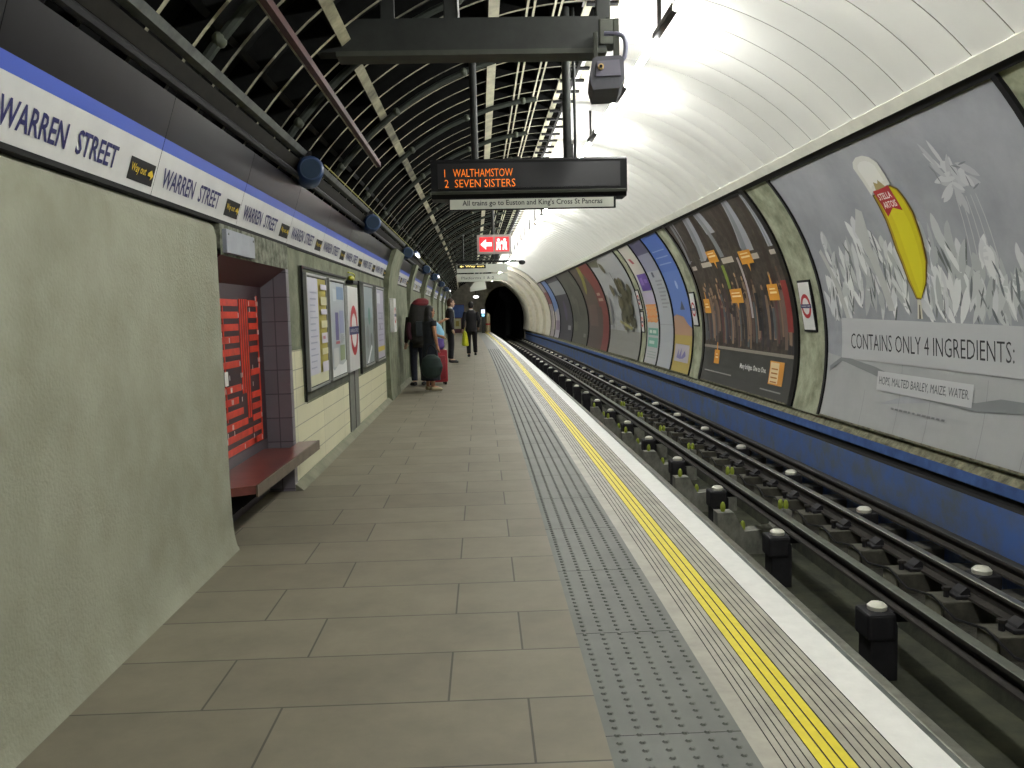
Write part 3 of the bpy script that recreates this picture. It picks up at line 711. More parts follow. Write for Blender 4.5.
def banana(a, W):
    random.seed(11)
    paper = mat('paper_grey', sr('a3a5ab'), .55, col2=sr('8e9197'), nscale=1.1)
    a.rect(0, 0, W, HV-.02, paper, 0)
    a.poly([(0, 0), (W, 0), (W, .74), (3.85, .74), (.41, .74), (0, .78)], mat('paper_low', sr('a4a6a6'), .6, noise=.05, nscale=2), 1)
    # pale foliage, three tones, plants rise from the text band
    tones = [c('c6c8ca'), c('d4d6d6'), c('a9adae'), c('babebe')]; darks = [c('666d70'), c('5c6361'), c('757a7c')]
    L_ = 2
    def plant(x, y0, h_, lean, n):
        for k in range(int(n*.62)):
            t_ = random.random(); xx = x+lean*t_*h_+random.uniform(-.07, .07)
            yy = y0+t_*h_
            leaf(a, xx, yy, random.uniform(.22, .55)*(1-.4*t_), random.uniform(.07, .17), PI/2+random.uniform(-.7, .7)+lean, random.choice(tones), L_+random.randint(0, 6)*.5)
        for k in range(n//3):
            t_ = random.random()*.8; leaf(a, x+lean*t_*h_+random.uniform(-.1, .1), y0+t_*h_, random.uniform(.15, .32), random.uniform(.02, .05), PI/2+random.uniform(-.5, .5), random.choice(darks), L_+random.randint(0, 6)*.5+.2)
    for x, h_, ln, n in ((.25, .35, 0, 16), (.45, .7, .05, 18), (.6, 1.0, -.1, 20), (.8, .75, .1, 20), (1.05, .9, .1, 18), (1.3, 1.1, .12, 24), (1.55, 1.0, .1, 22), (1.8, .8, 0, 20), (2.05, .6, .1, 16), (2.5, .5, .2, 16), (2.75, .95, -.05, 22), (2.95, .85, .05, 22), (3.15, .75, 0, 22), (3.35, .6, .2, 18), (3.55, .55, .15, 18), (3.75, .4, .1, 14), (3.95, .5, .1, 10), (4.2, .3, .1, 10), (4.45, .4, .1, 10)):
        plant(x, 1.15, h_, ln, n)
    for (pts) in ([(.25, 2.05), (.33, 2.08), (.62, 1.4), (.7, 1.2), (.6, 1.2)], [(1.38, 2.2), (1.62, 2.45), (1.72, 2.4), (1.6, 2.0), (1.8, 1.3), (1.66, 1.3)]):
        a.poly(pts, c('b6b8b6'), 5.9)
    # burst of petals
    for k in range(26):
        an = random.uniform(0, 2*PI); leaf(a, 3.5+random.uniform(-.12, .12), 2.5+random.uniform(-.1, .1), random.uniform(.12, .3), random.uniform(.05, .12), an, random.choice([c('b9bbbf'), c('b0b2b6'), c('c2c4c6')]), 2+random.random()*3)
    for k in range(7): leaf(a, 3.5+random.uniform(-.2, .2), 2.48+random.uniform(-.15, .1), .12, .02, random.uniform(0, 3), c('777a80'), 5.2)
    for k in range(5): a.poly([(3.4+.07*k, 2.3), (3.41+.07*k, 2.3), (3.3+.1*k+.0, 1.6), (3.285+.1*k, 1.6)], c('b1b3b6'), 1.5)
    # yellow glass
    body = [(2.1, 2.53), (2.11, 2.25), (2.09, 1.94), (2.16, 1.61), (2.26, 1.42), (2.35, 1.41), (2.5, 1.56), (2.61, 1.77), (2.66, 2.01), (2.68, 2.28), (2.64, 2.45), (2.6, 2.53), (2.51, 2.58)]
    a.poly(body, c('5c4410'), 7)
    cx_, cy_ = 2.39, 2.0
    a.poly([(cx_+(x-cx_)*.91, cy_+(y_-cy_)*.985) for x, y_ in body], c('a58c10'), 8)
    a.poly([(cx_+.01+(x-cx_)*.80, cy_+(y_-cy_)*.97) for x, y_ in body], c('c8bc12'), 9)
    a.poly([(cx_+.02+(x-cx_)*.45, cy_-.05+(y_-cy_)*.8) for x, y_ in body], c('d2c91c'), 10)
    a.poly([(2.28, 1.41), (2.24, 1.22), (2.34, 1.22), (2.35, 1.41)], c('c9c8b8'), 8)
    a.poly([(2.30, 1.36), (2.27, 1.22), (2.31, 1.22), (2.32, 1.36)], c('6e6c5c'), 9)
    foam = [(2.06, 2.86), (2.12, 2.92), (2.23, 2.955), (2.36, 2.95), (2.46, 2.91), (2.53, 2.83), (2.53, 2.59), (2.16, 2.57), (2.09, 2.53)]
    a.poly(foam, c('cfcfc8'), 11); a.poly([(2.3+(x-2.3)*.7, 2.76+(y_-2.76)*.7) for x, y_ in foam], c('dbdbd6'), 12)
    a.poly([(2.16, 2.57), (2.32, 2.575), (2.48, 2.59), (2.52, 2.31), (2.37, 2.36), (2.21, 2.28)], c('a8242c'), 12)
    a.poly([(2.23, 2.57), (2.26, 2.66), (2.32, 2.63), (2.36, 2.67), (2.40, 2.62), (2.43, 2.58)], c('9a8f60'), 13)
    a.text('STELLA', 2.205, 2.46, c('e6dcdc'), w=.25, h=.07, layer=13, bold=.02); a.text('ARTOIS', 2.225, 2.365, c('e6dcdc'), w=.25, h=.07, layer=13, bold=.02)
    # text band
    a.poly([(.46, 1.22), (3.9, 1.17), (W, 1.17), (W, .74), (.42, .74)], c('b4b6b8'), 9)
    a.text('CONTAINS ONLY 4 INGREDIENTS:', .69, .86, M['dark_text'], w=3.07, h=.18, layer=11, bold=-.008)
    a.poly([(.1, .55), (.45, .7), (1.2, .6), (2.4, .42), (3.2, .40), (W-.4, .48), (W, .5), (W, .56), (3.6, .55), (3.25, .48), (2.4, .50), (1.3, .68), (.45, .76), (.1, .62)], c('7f8384'), 8)
    a.rect(1.38, .43, 3.20, .64, c('bcbebf'), 10); a.text('HOPS, MALTED BARLEY, MAIZE, WATER.', 1.43, .485, c('5c5e62'), w=1.72, h=.10, layer=12)
    [a.rect(1.77+.09*k_, .255, 1.77+.09*k_+random.uniform(.04, .08), .275, c('7c7e80'), 12) for k_ in range(12)]
    for x in (1.1, 1.9, 2.5, 3.4, 4.0): a.rect(x, .0, x+.008, random.uniform(.4, .9), c('8a8c8c'), 7)
def crowd(a, W):
    random.seed(5)
    a.rect(0, 0, W, HV, c('3a322c'), 0)
    a.rect(0, .65, W, HV, mat('crowd_print', sr('4e443c'), .5, col2=sr('2e2824'), nscale=9), 1)
    # grey light stripes at the top between brown columns
    for (x0, x1, xb0, xb1) in ((1.31, 1.72, .82, 1.36), (2.06, 2.45, 2.05, 2.62), (3.70, 3.97, 3.25, 3.84), (4.56, 4.72, 4.46, 4.68), (.3, .6, 0, .25)):
        a.poly([(xb0, 2.26), (xb1, 2.26), (x1, HV), (x0, HV)], c('9a9ca6'), 2)
        a.poly([(xb0+.05, 2.26), ((xb0+xb1)/2, 2.26), (x0+(x1-x0)*.5, HV), (x0+.04, HV)], c('7f8488'), 3)
    for (x0, y0, x1, y1) in ((.81, 2.14, 1.43, 2.23), (2.1, 2.14, 2.72, 2.24), (3.59, 2.12, 3.93, 2.21), (4.43, 2.14, 4.68, 2.21), (.1, 2.12, .4, 2.2)): a.rect(x0, y0, x1, y1, c('b3aaa0'), 3.4)
    for x in (.05, .72, 1.5, 2.75, 3.05, 4.05): a.poly([(x, .9), (x+.2, .9), (x+.25, 2.3), (x+.45, HV), (x+.3, HV), (x+.1, 2.3)], c('382c26'), 2.5)
    cols = ['5a4a44', '6b5850', '3a3438', '2b2a30', '7a6250', '4a3a3c', '88705c', '3f4048', '5f3a3a', '52585c']
    for i in range(95):
        x = random.uniform(0, W-.1); h_ = random.uniform(.5, 1.1); y0 = random.uniform(.68, .95); w_ = random.uniform(.05, .13)
        y1 = min(y0+h_, 2.2); m = c(random.choice(cols)); l_ = 4+random.random()*3
        a.poly([(x, y0), (x+w_, y0), (x+w_*1.3, y1-.2), (x+w_, y1-.05), (x, y1-.05), (x-w_*.3, y1-.2)], m, l_)
        a.disc(x+w_/2, y1, .045, c(random.choice(['8c6c56', 'a08060', '5c463a', '33261f'])), l_+.2, n=7)
    a.rect(1.95, 1.7, 2.1, 2.12, c('7c9038'), 7.5); a.rect(2.9, 1.2, 3.0, 2.2, c('a8a0a4'), 7.5); a.rect(4.45, 1.0, 4.7, 1.75, c('8a2a26'), 7.5)
    a.rect(3.2, 1.0, 3.35, 1.6, c('1f1f24'), 7.5); a.rect(0, .63, W, .68, c('8a8478'), 8)
    a.rect(0, 0, W, .63, c('3d3d3a'), 7)
    for (x0, y0, x1, y1) in ((1.42, 2.2, 1.98, 2.42), (3.09, 2.07, 3.66, 2.29), (1.98, 1.45, 2.62, 1.69), (3.86, 1.47, 4.30, 1.71), (.18, 1.28, .58, 1.55), (.73, .35, 1.05, .60)):
        a.rect(x0, y0, x1, y1, c('d9952a'), 10); a.rect(x0+.08, y0+.1, x1-.08, y0+.13, c('f0d8a0'), 11); a.rect(x0+.08, y0+.16, x1-.12, y0+.18, c('f0d8a0'), 11)
        xm = (x0+x1)/2; up = y0 > 1.4
        a.poly([(xm-.03, y1), (xm+.03, y1), (xm+.02, y1+.14), (xm-.02, y1+.14)] if (x0 in (3.86, .18, .73)) else [(xm-.05, y0), (xm+.05, y0), (xm, y0-.13)], c('d9952a'), 10)
    a.text('Many bridges. One to One.', 2.3, .33, c('d8d8d4'), w=1.3, h=.11, layer=10, bold=.02)
    a.rect(3.75, .21, 4.34, .56, c('e09a3c'), 10); a.rect(3.78, .23, 4.14, .54, c('e6cfa0'), 11)
    for i in range(4): a.rect(3.83, .24+.065*i, 4.1, .26+.065*i, c('b87830'), 12)
    a.rect(.2, .185, 1.9, .205, c('9a9a96'), 10); a.rect(3.45, .1, 4.35, .12, c('9a9a96'), 10)
def bluesky(a, W):
    a.rect(0, 0, W, HV, c('5a78bc'), 0); a.rect(0, 2.2, W, HV, c('4c6cb8'), .5)
    for k in range(6): a.rect(.15, 2.3+.08*k, W*.8, 2.33+.08*k, c('8ca0cc'), 1)
    a.rect(0, 0, W, .80, c('b09c50'), 2); a.rect(.1, .22, W-.25, .60, c('b0aab4'), 3); a.poly([(.3, .3), (.45, .5), (.5, .34), (.7, .52), (.72, .32), (1.0, .48), (1.1, .36), (.9, .3), (.6, .28)], c('7470a8'), 4)
    a.poly([(0, .8), (W, .8), (W, .95), (1.2, 1.05), (.9, 1.2), (.6, 1.05), (.3, 1.25), (0, 1.2)], c('b08c72'), 3); a.poly([(.7, 1.35), (1.1, 1.35), (.95, 1.55)], c('3a3c50'), 3); a.disc(.9, 1.9, .1, c('aab8d8'), 3, n=8)
def whitetext(a, W):
    a.rect(0, 0, W, HV, c('a9adb2'), 0); a.rect(0, 2.75, W, HV, c('4a4866'), 1); a.rect(0, 2.3, W, 2.75, c('8e90a4'), 1)
    a.rect(.45, 2.15, .65, 2.28, c('3a4054'), 2)
    for k in range(8): a.rect(.55, 1.4+.09*k, .55+random.uniform(.4, .8), 1.44+.09*k, c('8c9094'), 2)
    a.rect(0, 1.0, W, 1.012, c('8a8e90'), 2)
def purple(a, W):
    a.rect(0, 0, W, HV, c('b8b8ba'), 0); a.rect(0, 2.2, W, HV, c('c6c2b8'), 1); a.poly([(.3, 2.75), (.6, 2.75), (.8, 2.6), (.5, 2.6)], c('a03040'), 2)
    a.rect(.25, 1.85, 1.35, 2.3, c('5a3c96'), 2); a.rect(.4, 2.0, .75, 2.2, c('8468b8'), 3); a.rect(.85, 2.05, 1.2, 2.15, c('8468b8'), 3)
    a.rect(.1, 1.5, 1.4, 1.8, c('b8b0c8'), 2)
    [a.poly([(.12, 1.03+.1*i), (.35, 1.08+.1*i), (.6, 1.03+.1*i), (.85, 1.08+.1*i), (1.1, 1.03+.1*i), (1.35, 1.08+.1*i), (1.35, 1.14+.1*i), (1.1, 1.09+.1*i), (.85, 1.14+.1*i), (.6, 1.09+.1*i), (.35, 1.14+.1*i), (.12, 1.09+.1*i)], c('d8843c'), 2) for i in range(5)]; a.rect(.2, 1.05, 1.27, 1.55, c('d29660'), 1.5)
    a.rect(.15, .72, 1.3, .9, c('5aa08c'), 2); a.rect(.15, .42, 1.3, .66, c('6aa896'), 2); a.rect(.3, .77, .6, .85, c('c4d4cc'), 3); a.rect(.7, .77, 1.1, .85, c('c4d4cc'), 3); a.rect(.3, .5, .9, .58, c('c4d4cc'), 3)
    for k in range(3): a.rect(.2, .15+.07*k, 1.2, .17+.07*k, c('90a09a'), 2)
def bush(a, W):
    random.seed(4)
    a.rect(0, 0, W, HV, c('a4a6a8'), 0); a.rect(0, .0, W, .75, c('8a8a84'), 1)
    a.poly([(0, HV-.02), (0, HV-.2), (.8, HV-.1), (1.4, HV-.3), (1.9, HV-.08), (2.4, HV-.02)], c('60604e'), 2)
    for i in range(60):
        x = random.gauss(3.3, .5); y_ = random.gauss(1.65, .38); blob(a, x, y_, .35, .22, c(random.choice(['4c4a36', '56523c', '3e3e30', '605a40'])), 7)
    a.poly([(3.0, 2.6), (3.06, 2.6), (3.2, 1.8), (3.1, 1.8)], c('4c4a36'))
    a.poly([(2.2, 1.0), (4.2, .8), (4.3, .88), (2.3, 1.08)], c('9a9468')); a.rect(.5, .9, .8, 1.9, c('75756a')); a.rect(1.5, .4, 1.56, 1.9, c('84847a'))
def olive(a, W):
    a.rect(0, 0, W, HV, c('544a42'), 0); a.rect(0, 0, W, 1.5, c('4c403c'), 1); a.poly([(3.2, 0), (W, 0), (W, HV), (2.4, HV), (3.1, 2.2)], c('7a3430'), 2)
    for k in range(4): leaf(a, .8+.5*k, 2.0+.18*k, 1.3, .45, .5+.25*k, c('8c8838'), 3+k*.3)
    a.rect(3.4, 1.7, 4.4, 1.8, c('b8a090'), 4); a.rect(3.4, 1.9, 4.1, 2.0, c('b8a090'), 4); a.rect(.4, .8, 2.4, 1.6, c('604e48'), 3)
def greyp(a, W):
    random.seed(9); a.rect(0, 0, W, HV, c('4e4e46'), 0)
    for k in range(14): blob(a, random.uniform(.5, W-.5), random.uniform(.6, 2.7), .5, .25, c(random.choice(['5c5c52', '45463e', '606454'])), 8)
    a.rect(3.6, .3, 4.3, .45, c('7c7c74'))
def darkp(a, W):
    a.rect(0, 0, W, HV, c('3a3840'), 0); a.rect(0, 2.2, W, 2.9, c('8c8e90'), 1); a.disc(2.6, 1.4, .5, c('4e4060'), 2); a.rect(3.2, .5, 4.2, .7, c('9a9a9c'), 2)
def bluew(a, W):
    a.rect(0, 0, W, HV, c('a4a0a8'), 0); a.poly([(0, 1.3), (W, 1.6), (W, HV), (0, HV)], c('6a84b4'), 1); a.rect(.3, .4, 2, .9, c('7f6c80'), 2)
def redw(a, W):
    a.rect(0, 0, W, HV, c('9a9090'), 0); a.rect(0, 1.8, W, 2.5, c('7a4444'), 1); a.rect(1.2, .4, 3, 1.4, c('b8b0a8'), 1)
rposter(10.55, 5.95, 'grey billboard with a tall yellow glass, red label and foam on pale flowers', banana, .06)
rposter(16.36, 11.66, 'dark billboard showing a crowd in a station with orange tags', crowd, .15, M['gloss_dark'])
rposter(18.90, 17.30, 'blue sky billboard with a yellow foot beside the second small round sign', bluesky, .03)
rposter(20.42, 18.98, 'pale grey text billboard left of the blue one', whitetext, .03)
rposter(21.96, 20.50, 'billboard with purple, orange and green blocks', purple, .03)
rposter(27.9, 22.75, 'white billboard with a dark bush in the middle', bush, .06)
rposter(33.0, 28.1, 'brown billboard with olive leaves and a red side', olive, .06)
rposter(38.0, 33.2, 'grey olive billboard between the brown and the dark ones', greyp, .06)
rposter(43.2, 38.2, 'dark billboard with a pale band on top', darkp, .06)
rposter(45.7, 43.4, 'narrow pale blue billboard far along the track', bluew, .05)
rposter(47.9, 45.9, 'reddish billboard, farthest on the right wall', redw, .05)
def rsign(yf, yn, zlo, zhi, lab):
    t = thing('station_sign', lab, 'sign', 0, 0, 0, 'small round-logo signs between the billboards')
    v0 = R*(math.asin((zlo-CZ)/R)-A0); v1 = R*(math.asin((zhi-CZ)/R)-A0); f = rfn(yf, 0)
    q = MB(); W = yf-yn
    P0 = Vector(f(0, v0, 0)); PU = Vector(f(W, v0, 0))-P0; PV = Vector(f(0, v1, 0))-P0; NN = PU.cross(PV).normalized(); NN = NN if NN.x < 0 else -NN
    f = lambda u_, v, off: tuple(P0+PU*(u_/W)+PV*((v-v0)/(v1-v0))+NN*off)
    def sl(u0, u1, va, vb, o0, o1, m):
        q.mesh([f(u0, va, o0), f(u1, va, o0), f(u1, vb, o0), f(u0, vb, o0), f(u0, va, o1), f(u1, va, o1), f(u1, vb, o1), f(u0, vb, o1)],
               [(4, 5, 6, 7), (0, 3, 2, 1), (0, 1, 5, 4), (1, 2, 6, 5), (2, 3, 7, 6), (3, 0, 4, 7)], m)
    sl(-.02, W+.02, v0-.02, v1+.02, -.02, .02, M['black']); q.build('frame', t)
    q = MB(); sl(.01, W-.01, v0+.01, v1-.01, .02, .026, M['frieze_white']); q.build('board', t)
    a = Art(lambda u_, v, off: f(u_, v, .027+off), cut=0); rr = (W)*.43; roundel(a, W/2, (v0+v1)/2, rr, bf=1.1); a.mb.build('emblem', t, fix=False)
rsign(11.28, 10.90, 1.12, 1.76, 'small white sign with red ring right of the crowd billboard')
rsign(17.14, 16.80, 1.10, 1.75, 'small white sign with red ring left of the crowd billboard')
rsign(22.62, 22.3, 1.45, 1.95, 'upper of two tiny signs left of the purple and orange billboard')
rsign(22.62, 22.3, .85, 1.38, 'lower of two tiny signs left of the purple and orange billboard')
# ================================================================== TRACK
def railprof(x, ztop, w_, h, foot):
    return [(x-foot/2, ztop-h), (x+foot/2, ztop-h), (x+foot/2, ztop-h+.02), (x+.012, ztop-h+.035), (x+.012, ztop-.04), (x+w_/2, ztop-.03), (x+w_/2, ztop-.004), (x+w_/2-.006, ztop), (x-w_/2+.006, ztop), (x-w_/2, ztop-.004), (x-w_/2, ztop-.03), (x-.012, ztop-.04), (x-.012, ztop-h+.035), (x-foot/2, ztop-h+.02)]
def rail(name, x, ztop, w_, h, foot, topm, sidem, lab):
    p = railprof(x, ztop, w_, h, foot); ms = [sidem]*len(p); ms[7] = topm; ms[6] = topm; ms[8] = topm
    q = MB(); q.sweep(p, Y0, 82, 1.5, ms); tag(q.build(name), lab, 'rail')
RZ = -.665
rail('running_rail', 2.19, RZ, .07, .15, .14, M['rail_top'], M['rail_side'], 'running rail close under the platform edge, mostly hidden')
rail('running_rail', 3.70, RZ, .07, .15, .14, M['rail_top'], M['rail_side'], 'far running rail with a thin polished top')
rail('conductor_rail', 2.946, RZ+.04, .085, .12, .13, M['cond_top'], M['rail_side'], 'middle conductor rail beside the black posts')
rail('conductor_rail', 4.075, RZ+.075, .085, .12, .12, mat('cond_dark', sr('2e2d29'), .6, noise=.2), M['rail_side'], 'outer dark conductor rail at the foot of the blue wall')
# insulator posts between the rails
def capmesh(q, x, z, s_=1):
    q.loft([(x, 0, z, .050*s_, .050*s_), (x, 0, z+.02*s_, .052*s_, .052*s_), (x, 0, z+.035*s_, .036*s_, .036*s_), (x, 0, z+.04*s_, .014*s_, .014*s_)], M['cap'], n=12)
p0 = None
for k in range(31):
    y = 1.74+2.08*k
    lab = 'black post with a white cap beside the middle rail, %s from the bottom right' % ordn(k)
    if p0 is None:
        p0 = thing('insulator_post', lab, 'post', 2.80, y, PITZ, 'black insulator posts in the pit')
        q = MB(); q.box(-.10, .10, -.10, .10, 0, .42, M['post'], bev=.012); q.box(-.125, .08, -.12, .12, .30, .50, M['post'], bev=.025); pr_ = q.build('pier', p0)
        q = MB(); q.box(.06, .22, -.07, .07, .42, .50, M['post'], bev=.01); q.build('bracket', p0)
        q = MB(); capmesh(q, -.01, .50, 1.35); q.build('cap', pr_, smooth=True)
    else: clone(p0, 2.80, y, PITZ, lab)
# low insulators with white caps beside the outer rail
p0 = None
for k in range(31):
    y = 2.31+2.08*k
    lab = 'white capped insulator on a dark block beyond the far rail, %s from the bottom right' % ordn(k)
    if p0 is None:
        p0 = thing('rail_insulator', lab, 'insulator', 3.90, y, -.80, 'white capped insulators beyond the far rail')
        q = MB(); q.box(-.09, .11, -.10, .10, -.015, .10, M['post'], bev=.015); q.build('block', p0)
        q = MB(); capmesh(q, 0, .10, 1.45); q.build('cap', p0, smooth=True)
    else: clone(p0, 3.90, y, -.80, lab)
# sleeper blocks under the far rail
p0 = None
for k in range(92):
    y = 2.08+.70*k
    lab = 'concrete sleeper block with chair under the far rail, %s from the bottom right' % ordn(k)
    if p0 is None:
        p0 = thing('sleeper_block', lab, 'sleeper', 3.42, y, -1.02, 'sleeper blocks under the far rail')
        q = MB(); q.box(.0, .84, -.13, .13, 0, .205, M['sleeper'], bev=.01); q.box(-.012, .004, -.12, .12, -.05, .19, M['sleeper_face'], bev=.004); q.build('block', p0)
        q = MB(); q.box(.12, .24, -.09, .09, .205, .235, M['post'], bev=.01); q.prism([(.16, .23), (.245, .23), (.245, .27), (.22, .29), (.17, .25)], -.06, .06, M['post']); rc_ = q.build('rail_chair', p0)
        q = MB(); q.tube([(.09, 0, .20), (.09, 0, .27)], .022, M['post'], n=8); q.tube([(.09, 0, .262), (.09, 0, .285)], .034, M['rail_side'], n=6); q.build('bolt', rc_)
    else: clone(p0, 3.42, y, -1.02, lab)
# sagging cables
q = MB(); pts = []
for k in range(60):
    y = 2.08+.7*k; pts += [(bx(3.40, y), y, -.80), (bx(3.385, y+.35), y+.35, -.86)]
q.tube(pts, .010, M['black'], n=6); tag(q.build('track_cable', smooth=True), 'thin black cable looping from block to block along the far rail', 'cable')
q = MB(); pts = [(bx(3.05+.02*math.sin(y), y), y, -.80-.02*math.sin(y*3)) for y in [1+.5*k for k in range(80)]]
q.tube(pts, .011, M['black'], n=6); tag(q.build('track_cable', smooth=True), 'thin black cable just below the middle conductor rail', 'cable')
# concrete lumps with yellow-green knobs between posts
p0 = None; random.seed(2)
for k, y in enumerate((9.1, 11.1, 13.2, 15.3, 17.4, 19.5)):
    lab = 'rough concrete saddle with yellow green knobs in the pit, %s from the camera' % ORD[k]
    if p0 is None:
        p0 = thing('concrete_saddle', lab, 'block', 2.80, y, PITZ, 'concrete saddles between the posts')
        q = MB(); q.prism([(-.30, 0), (.52, 0), (.52, .26), (.42, .27), (.32, .16), (.0, .14), (-.12, .26), (-.30, .26)], -.08, .10, mat('saddle', sr('84847a'), .9, noise=.3, nscale=10)); q.build('saddle', p0)
        p0.scale = (1, 1, 1.8)
        for (x, z) in ((-.22, .285), (.0, .165), (.42, .29), (.48, .285)):
            q = MB(); q.ell(x, .0, z, .03, .03, .035, mat('knob', sr('9fae3c'), .6), nu=8, nv=6); q.build('knob', p0, smooth=True)
    else: clone(p0, 2.80, y, PITZ, lab)
# ================================================================== CEILING FITTINGS
# lamp run
LX, LZ = 1.53, 3.72
p0 = None
for k in range(-5, 25):
    y = 7.0+2.2*k-.0
    nm = ('in the line over the platform edge, %s ahead of the camera' % ordn(k+2) if -2 <= k else '%s behind the camera' % ordn(-3-k))
    lab = 'white fluorescent batten '+nm
    if p0 is None:
        p0 = thing('fluorescent_batten', lab, 'ceiling light', LX, y, LZ, 'fluorescent battens over the platform edge')
        q = MB(); q.box(-.03, .03, -.38, .38, .0, .05, mat('joint_dark', sr('35322e'), .6), bev=.006); q.build('joint_cover', p0)
        q = MB(); q.box(-.014, .014, .38, 1.82, .035, .055, M['sign_white']); q.build('spine', p0)
        q = MB(); q.tube([(0, .39, -.0), (0, 1.81, -.0)], .028, M['tube'], n=10); q.build('lamp', p0, smooth=True)
        q = MB(); q.box(-.015, .015, .22, .25, .04, .42, mat('hanger', sr('4c4a48'), .6)); q.build('hanger', p0)
    else: clone(p0, LX, y, LZ, lab)
# transverse box beam
t = thing('ceiling_beam', 'dark steel box beam crossing under the roof above the train indicator', 'beam', 0, 6.2, 3.27)
q = MB(); q.prism([(0, .035), (.16, .035), (.16, .26), (0, .26)], -1.12, .93, M['beam'], axis='x'); q.build('girder', t)
q = MB(); q.prism([(-.02, .0), (.18, .0), (.18, .035), (-.02, .035)], -.98, .93, M['beam_lip'], axis='x'); q.build('flange', t)
q = MB(); q.box(.88, 1.0, -.01, .17, .06, .24, M['beam_lip'], bev=.01); q.build('end_plate', t)
for x, zt in ((-.17, .75), (-.62, .52), (.92, .8)):
    q = MB(); q.box(x-.05, x+.05, .05, .11, .26, zt+.02, M['beam'], bev=.006); q.build('hanger', t)
q = MB(); q.tube([(-.115, .04, .26), (-.125, .04, .76)], .008, M['white_paint'], n=6); q.build('conduit', t)  # thin white tube paints the highlight down the hanger's edge
# CCTV camera at its end
t = thing('security_camera', 'grey security camera at the right end of the dark beam', 'camera', .88, 5.9, 3.03, rz=-.1)
q = MB(); q.prism([(-.115, .0), (-.09, .12), (-.06, .135), (.10, .135), (.12, .115), (.125, -.02), (.09, -.08), (-.09, -.085)], 0, .42, mat('cam_grey', sr('54545c'), .5, noise=.1), axis='y'); q.build('housing', t)
q = MB(); q.prism([(-.07, .0), (-.06, .10), (.09, .105), (.10, .0)], -.012, 0, mat('cam_face', sr('6c6a78'), .4)); fp_ = q.build('front_plate', t)
q = MB(); q.tube([(-.035, -.03, .06), (-.035, -.01, .06)], .020, mat('cam_ring', sr('b89a5c'), .4), n=14); q.tube([(-.035, -.034, .06), (-.035, -.028, .06)], .011, M['black'], n=12); q.build('lens', fp_)
q = MB(); q.tube([(.10, .1, .12), (.135, .1, .16), (.14, .1, .26), (.10, .12, .31), (0, .15, .33)], .016, mat('cam_arm', sr('6c6c7c'), .5), n=8, smooth=True); q.build('cable_loop', t, smooth=True)
q = MB(); q.box(.06, .10, .12, .17, .10, .42, M['beam_lip'], bev=.004); q.box(-.075, -.045, .2, .25, .13, .36, M['beam_lip'], bev=.004); q.build('bracket', t)
# train indicator
t = thing('train_indicator', 'black dot matrix train indicator hanging over the platform', 'sign', .44, 7.6, 2.46)
q = MB()
hp = [(-.86, .02), (-.84, 0), (.85, 0), (.87, .02), (.87, .33), (.85, .35), (-.84, .35), (-.86, .33)]
q.prism([(0, .06), (.04, .0), (.28, 0), (.28, .34), (.03, .34), (0, .32)], -.86, .87, M['black'], axis='x')
q.build('housing', t)
q = MB(); q.prism([(-.006, .055), (.0, .035), (.006, .035), (.0, .062)], -.86, .87, M['beam_lip'], axis='x'); q.build('lip_glint', t)  # paler strip paints the reflection along the housing's lower edge
q = MB(); q.box(-.80, .81, -.003, .001, .085, .30, mat('screen_black', (.006, .006, .008), .35)); q.build('screen', t)
a = Art(lambda u_, v, off: (u_, -.004-off, v), cut=0)
for row, (n_, s_) in enumerate((('1', 'WALTHAMSTOW'), ('2', 'SEVEN SISTERS'))):
    z = .195-.09*row
    a = Art(lambda u_, v, off: (u_, -.004-off, v), cut=0); a.text(n_+('  ' if row else '   ')+s_, -.74, z-.012, M['amber'], w=.60 if row == 0 else .62, h=.068, bold=-.008); a.mb.build('display_row', t, fix=False)
for x, rr in ((-.47, .032), (.36, .038), (.43, .013)):
    q = MB(); q.tube([(x, .14, .33), (x, .14, 1.66)], rr, M['beam'], n=12); q.build('hanger', t, smooth=True)
# text sign below
t = thing('destination_sign', 'long cream text sign with a black frame right under the train indicator', 'sign', .47, 7.62, 2.355)
q = MB(); q.box(-.74, .74, 0, .03, 0, .105, M['black'], bev=.003); q.build('frame', t)
q = MB(); q.box(-.73, .72, -.004, 0, .010, .095, M['sign_white']); q.build('board', t)
a = Art(lambda u_, v, off: (u_, -.005-off, v), cut=0); a.text("All trains go to Euston and King's Cross St Pancras", -.62, .026, M['dark_text'], w=1.24, h=.062, bold=.012); a.mb.build('lettering', t, fix=False)
# red sign
t = thing('exit_sign', 'lit red sign with white arrow and figures, hanging beyond the indicator', 'sign', .33, 18, 2.68)
q = MB(); q.box(-.36, .36, 0, .10, 0, .40, M['sign_grey'], bev=.01); q.build('frame', t)
q = MB(); q.box(-.31, -.02, -.004, 0, .05, .35, M['red_lit']); q.box(.02, .31, -.004, 0, .05, .35, M['red_lit']); q.build('panel', t)
a = Art(lambda u_, v, off: (u_, -.006-off, v), cut=0)
a.poly([(-.29, .2), (-.17, .31), (-.17, .24), (-.05, .24), (-.05, .16), (-.17, .16), (-.17, .09)], M['sign_lit'])
for x in (.09, .22): a.disc(x, .29, .03, M['sign_lit'], n=10); a.poly([(x-.045, .25), (x+.045, .25), (x+.04, .17), (x+.05, .08), (x+.015, .08), (x, .15), (x-.015, .08), (x-.05, .08), (x-.04, .17)], M['sign_lit'])
a.poly([(.14, .27), (.18, .27), (.18, .2), (.14, .2)], M['sign_lit'])
a.mb.build('symbols', t, fix=False)
for x in (-.02, ): q = MB(); q.tube([(x, .05, .40), (x, .05, 1.48)], .035, M['beam'], n=10); q.build('hanger', t, smooth=True)
q = MB(); q.tube([(.05, .05, 0), (.05, .05, -.12)], .04, M['beam'], n=10); q.build('conduit', t)
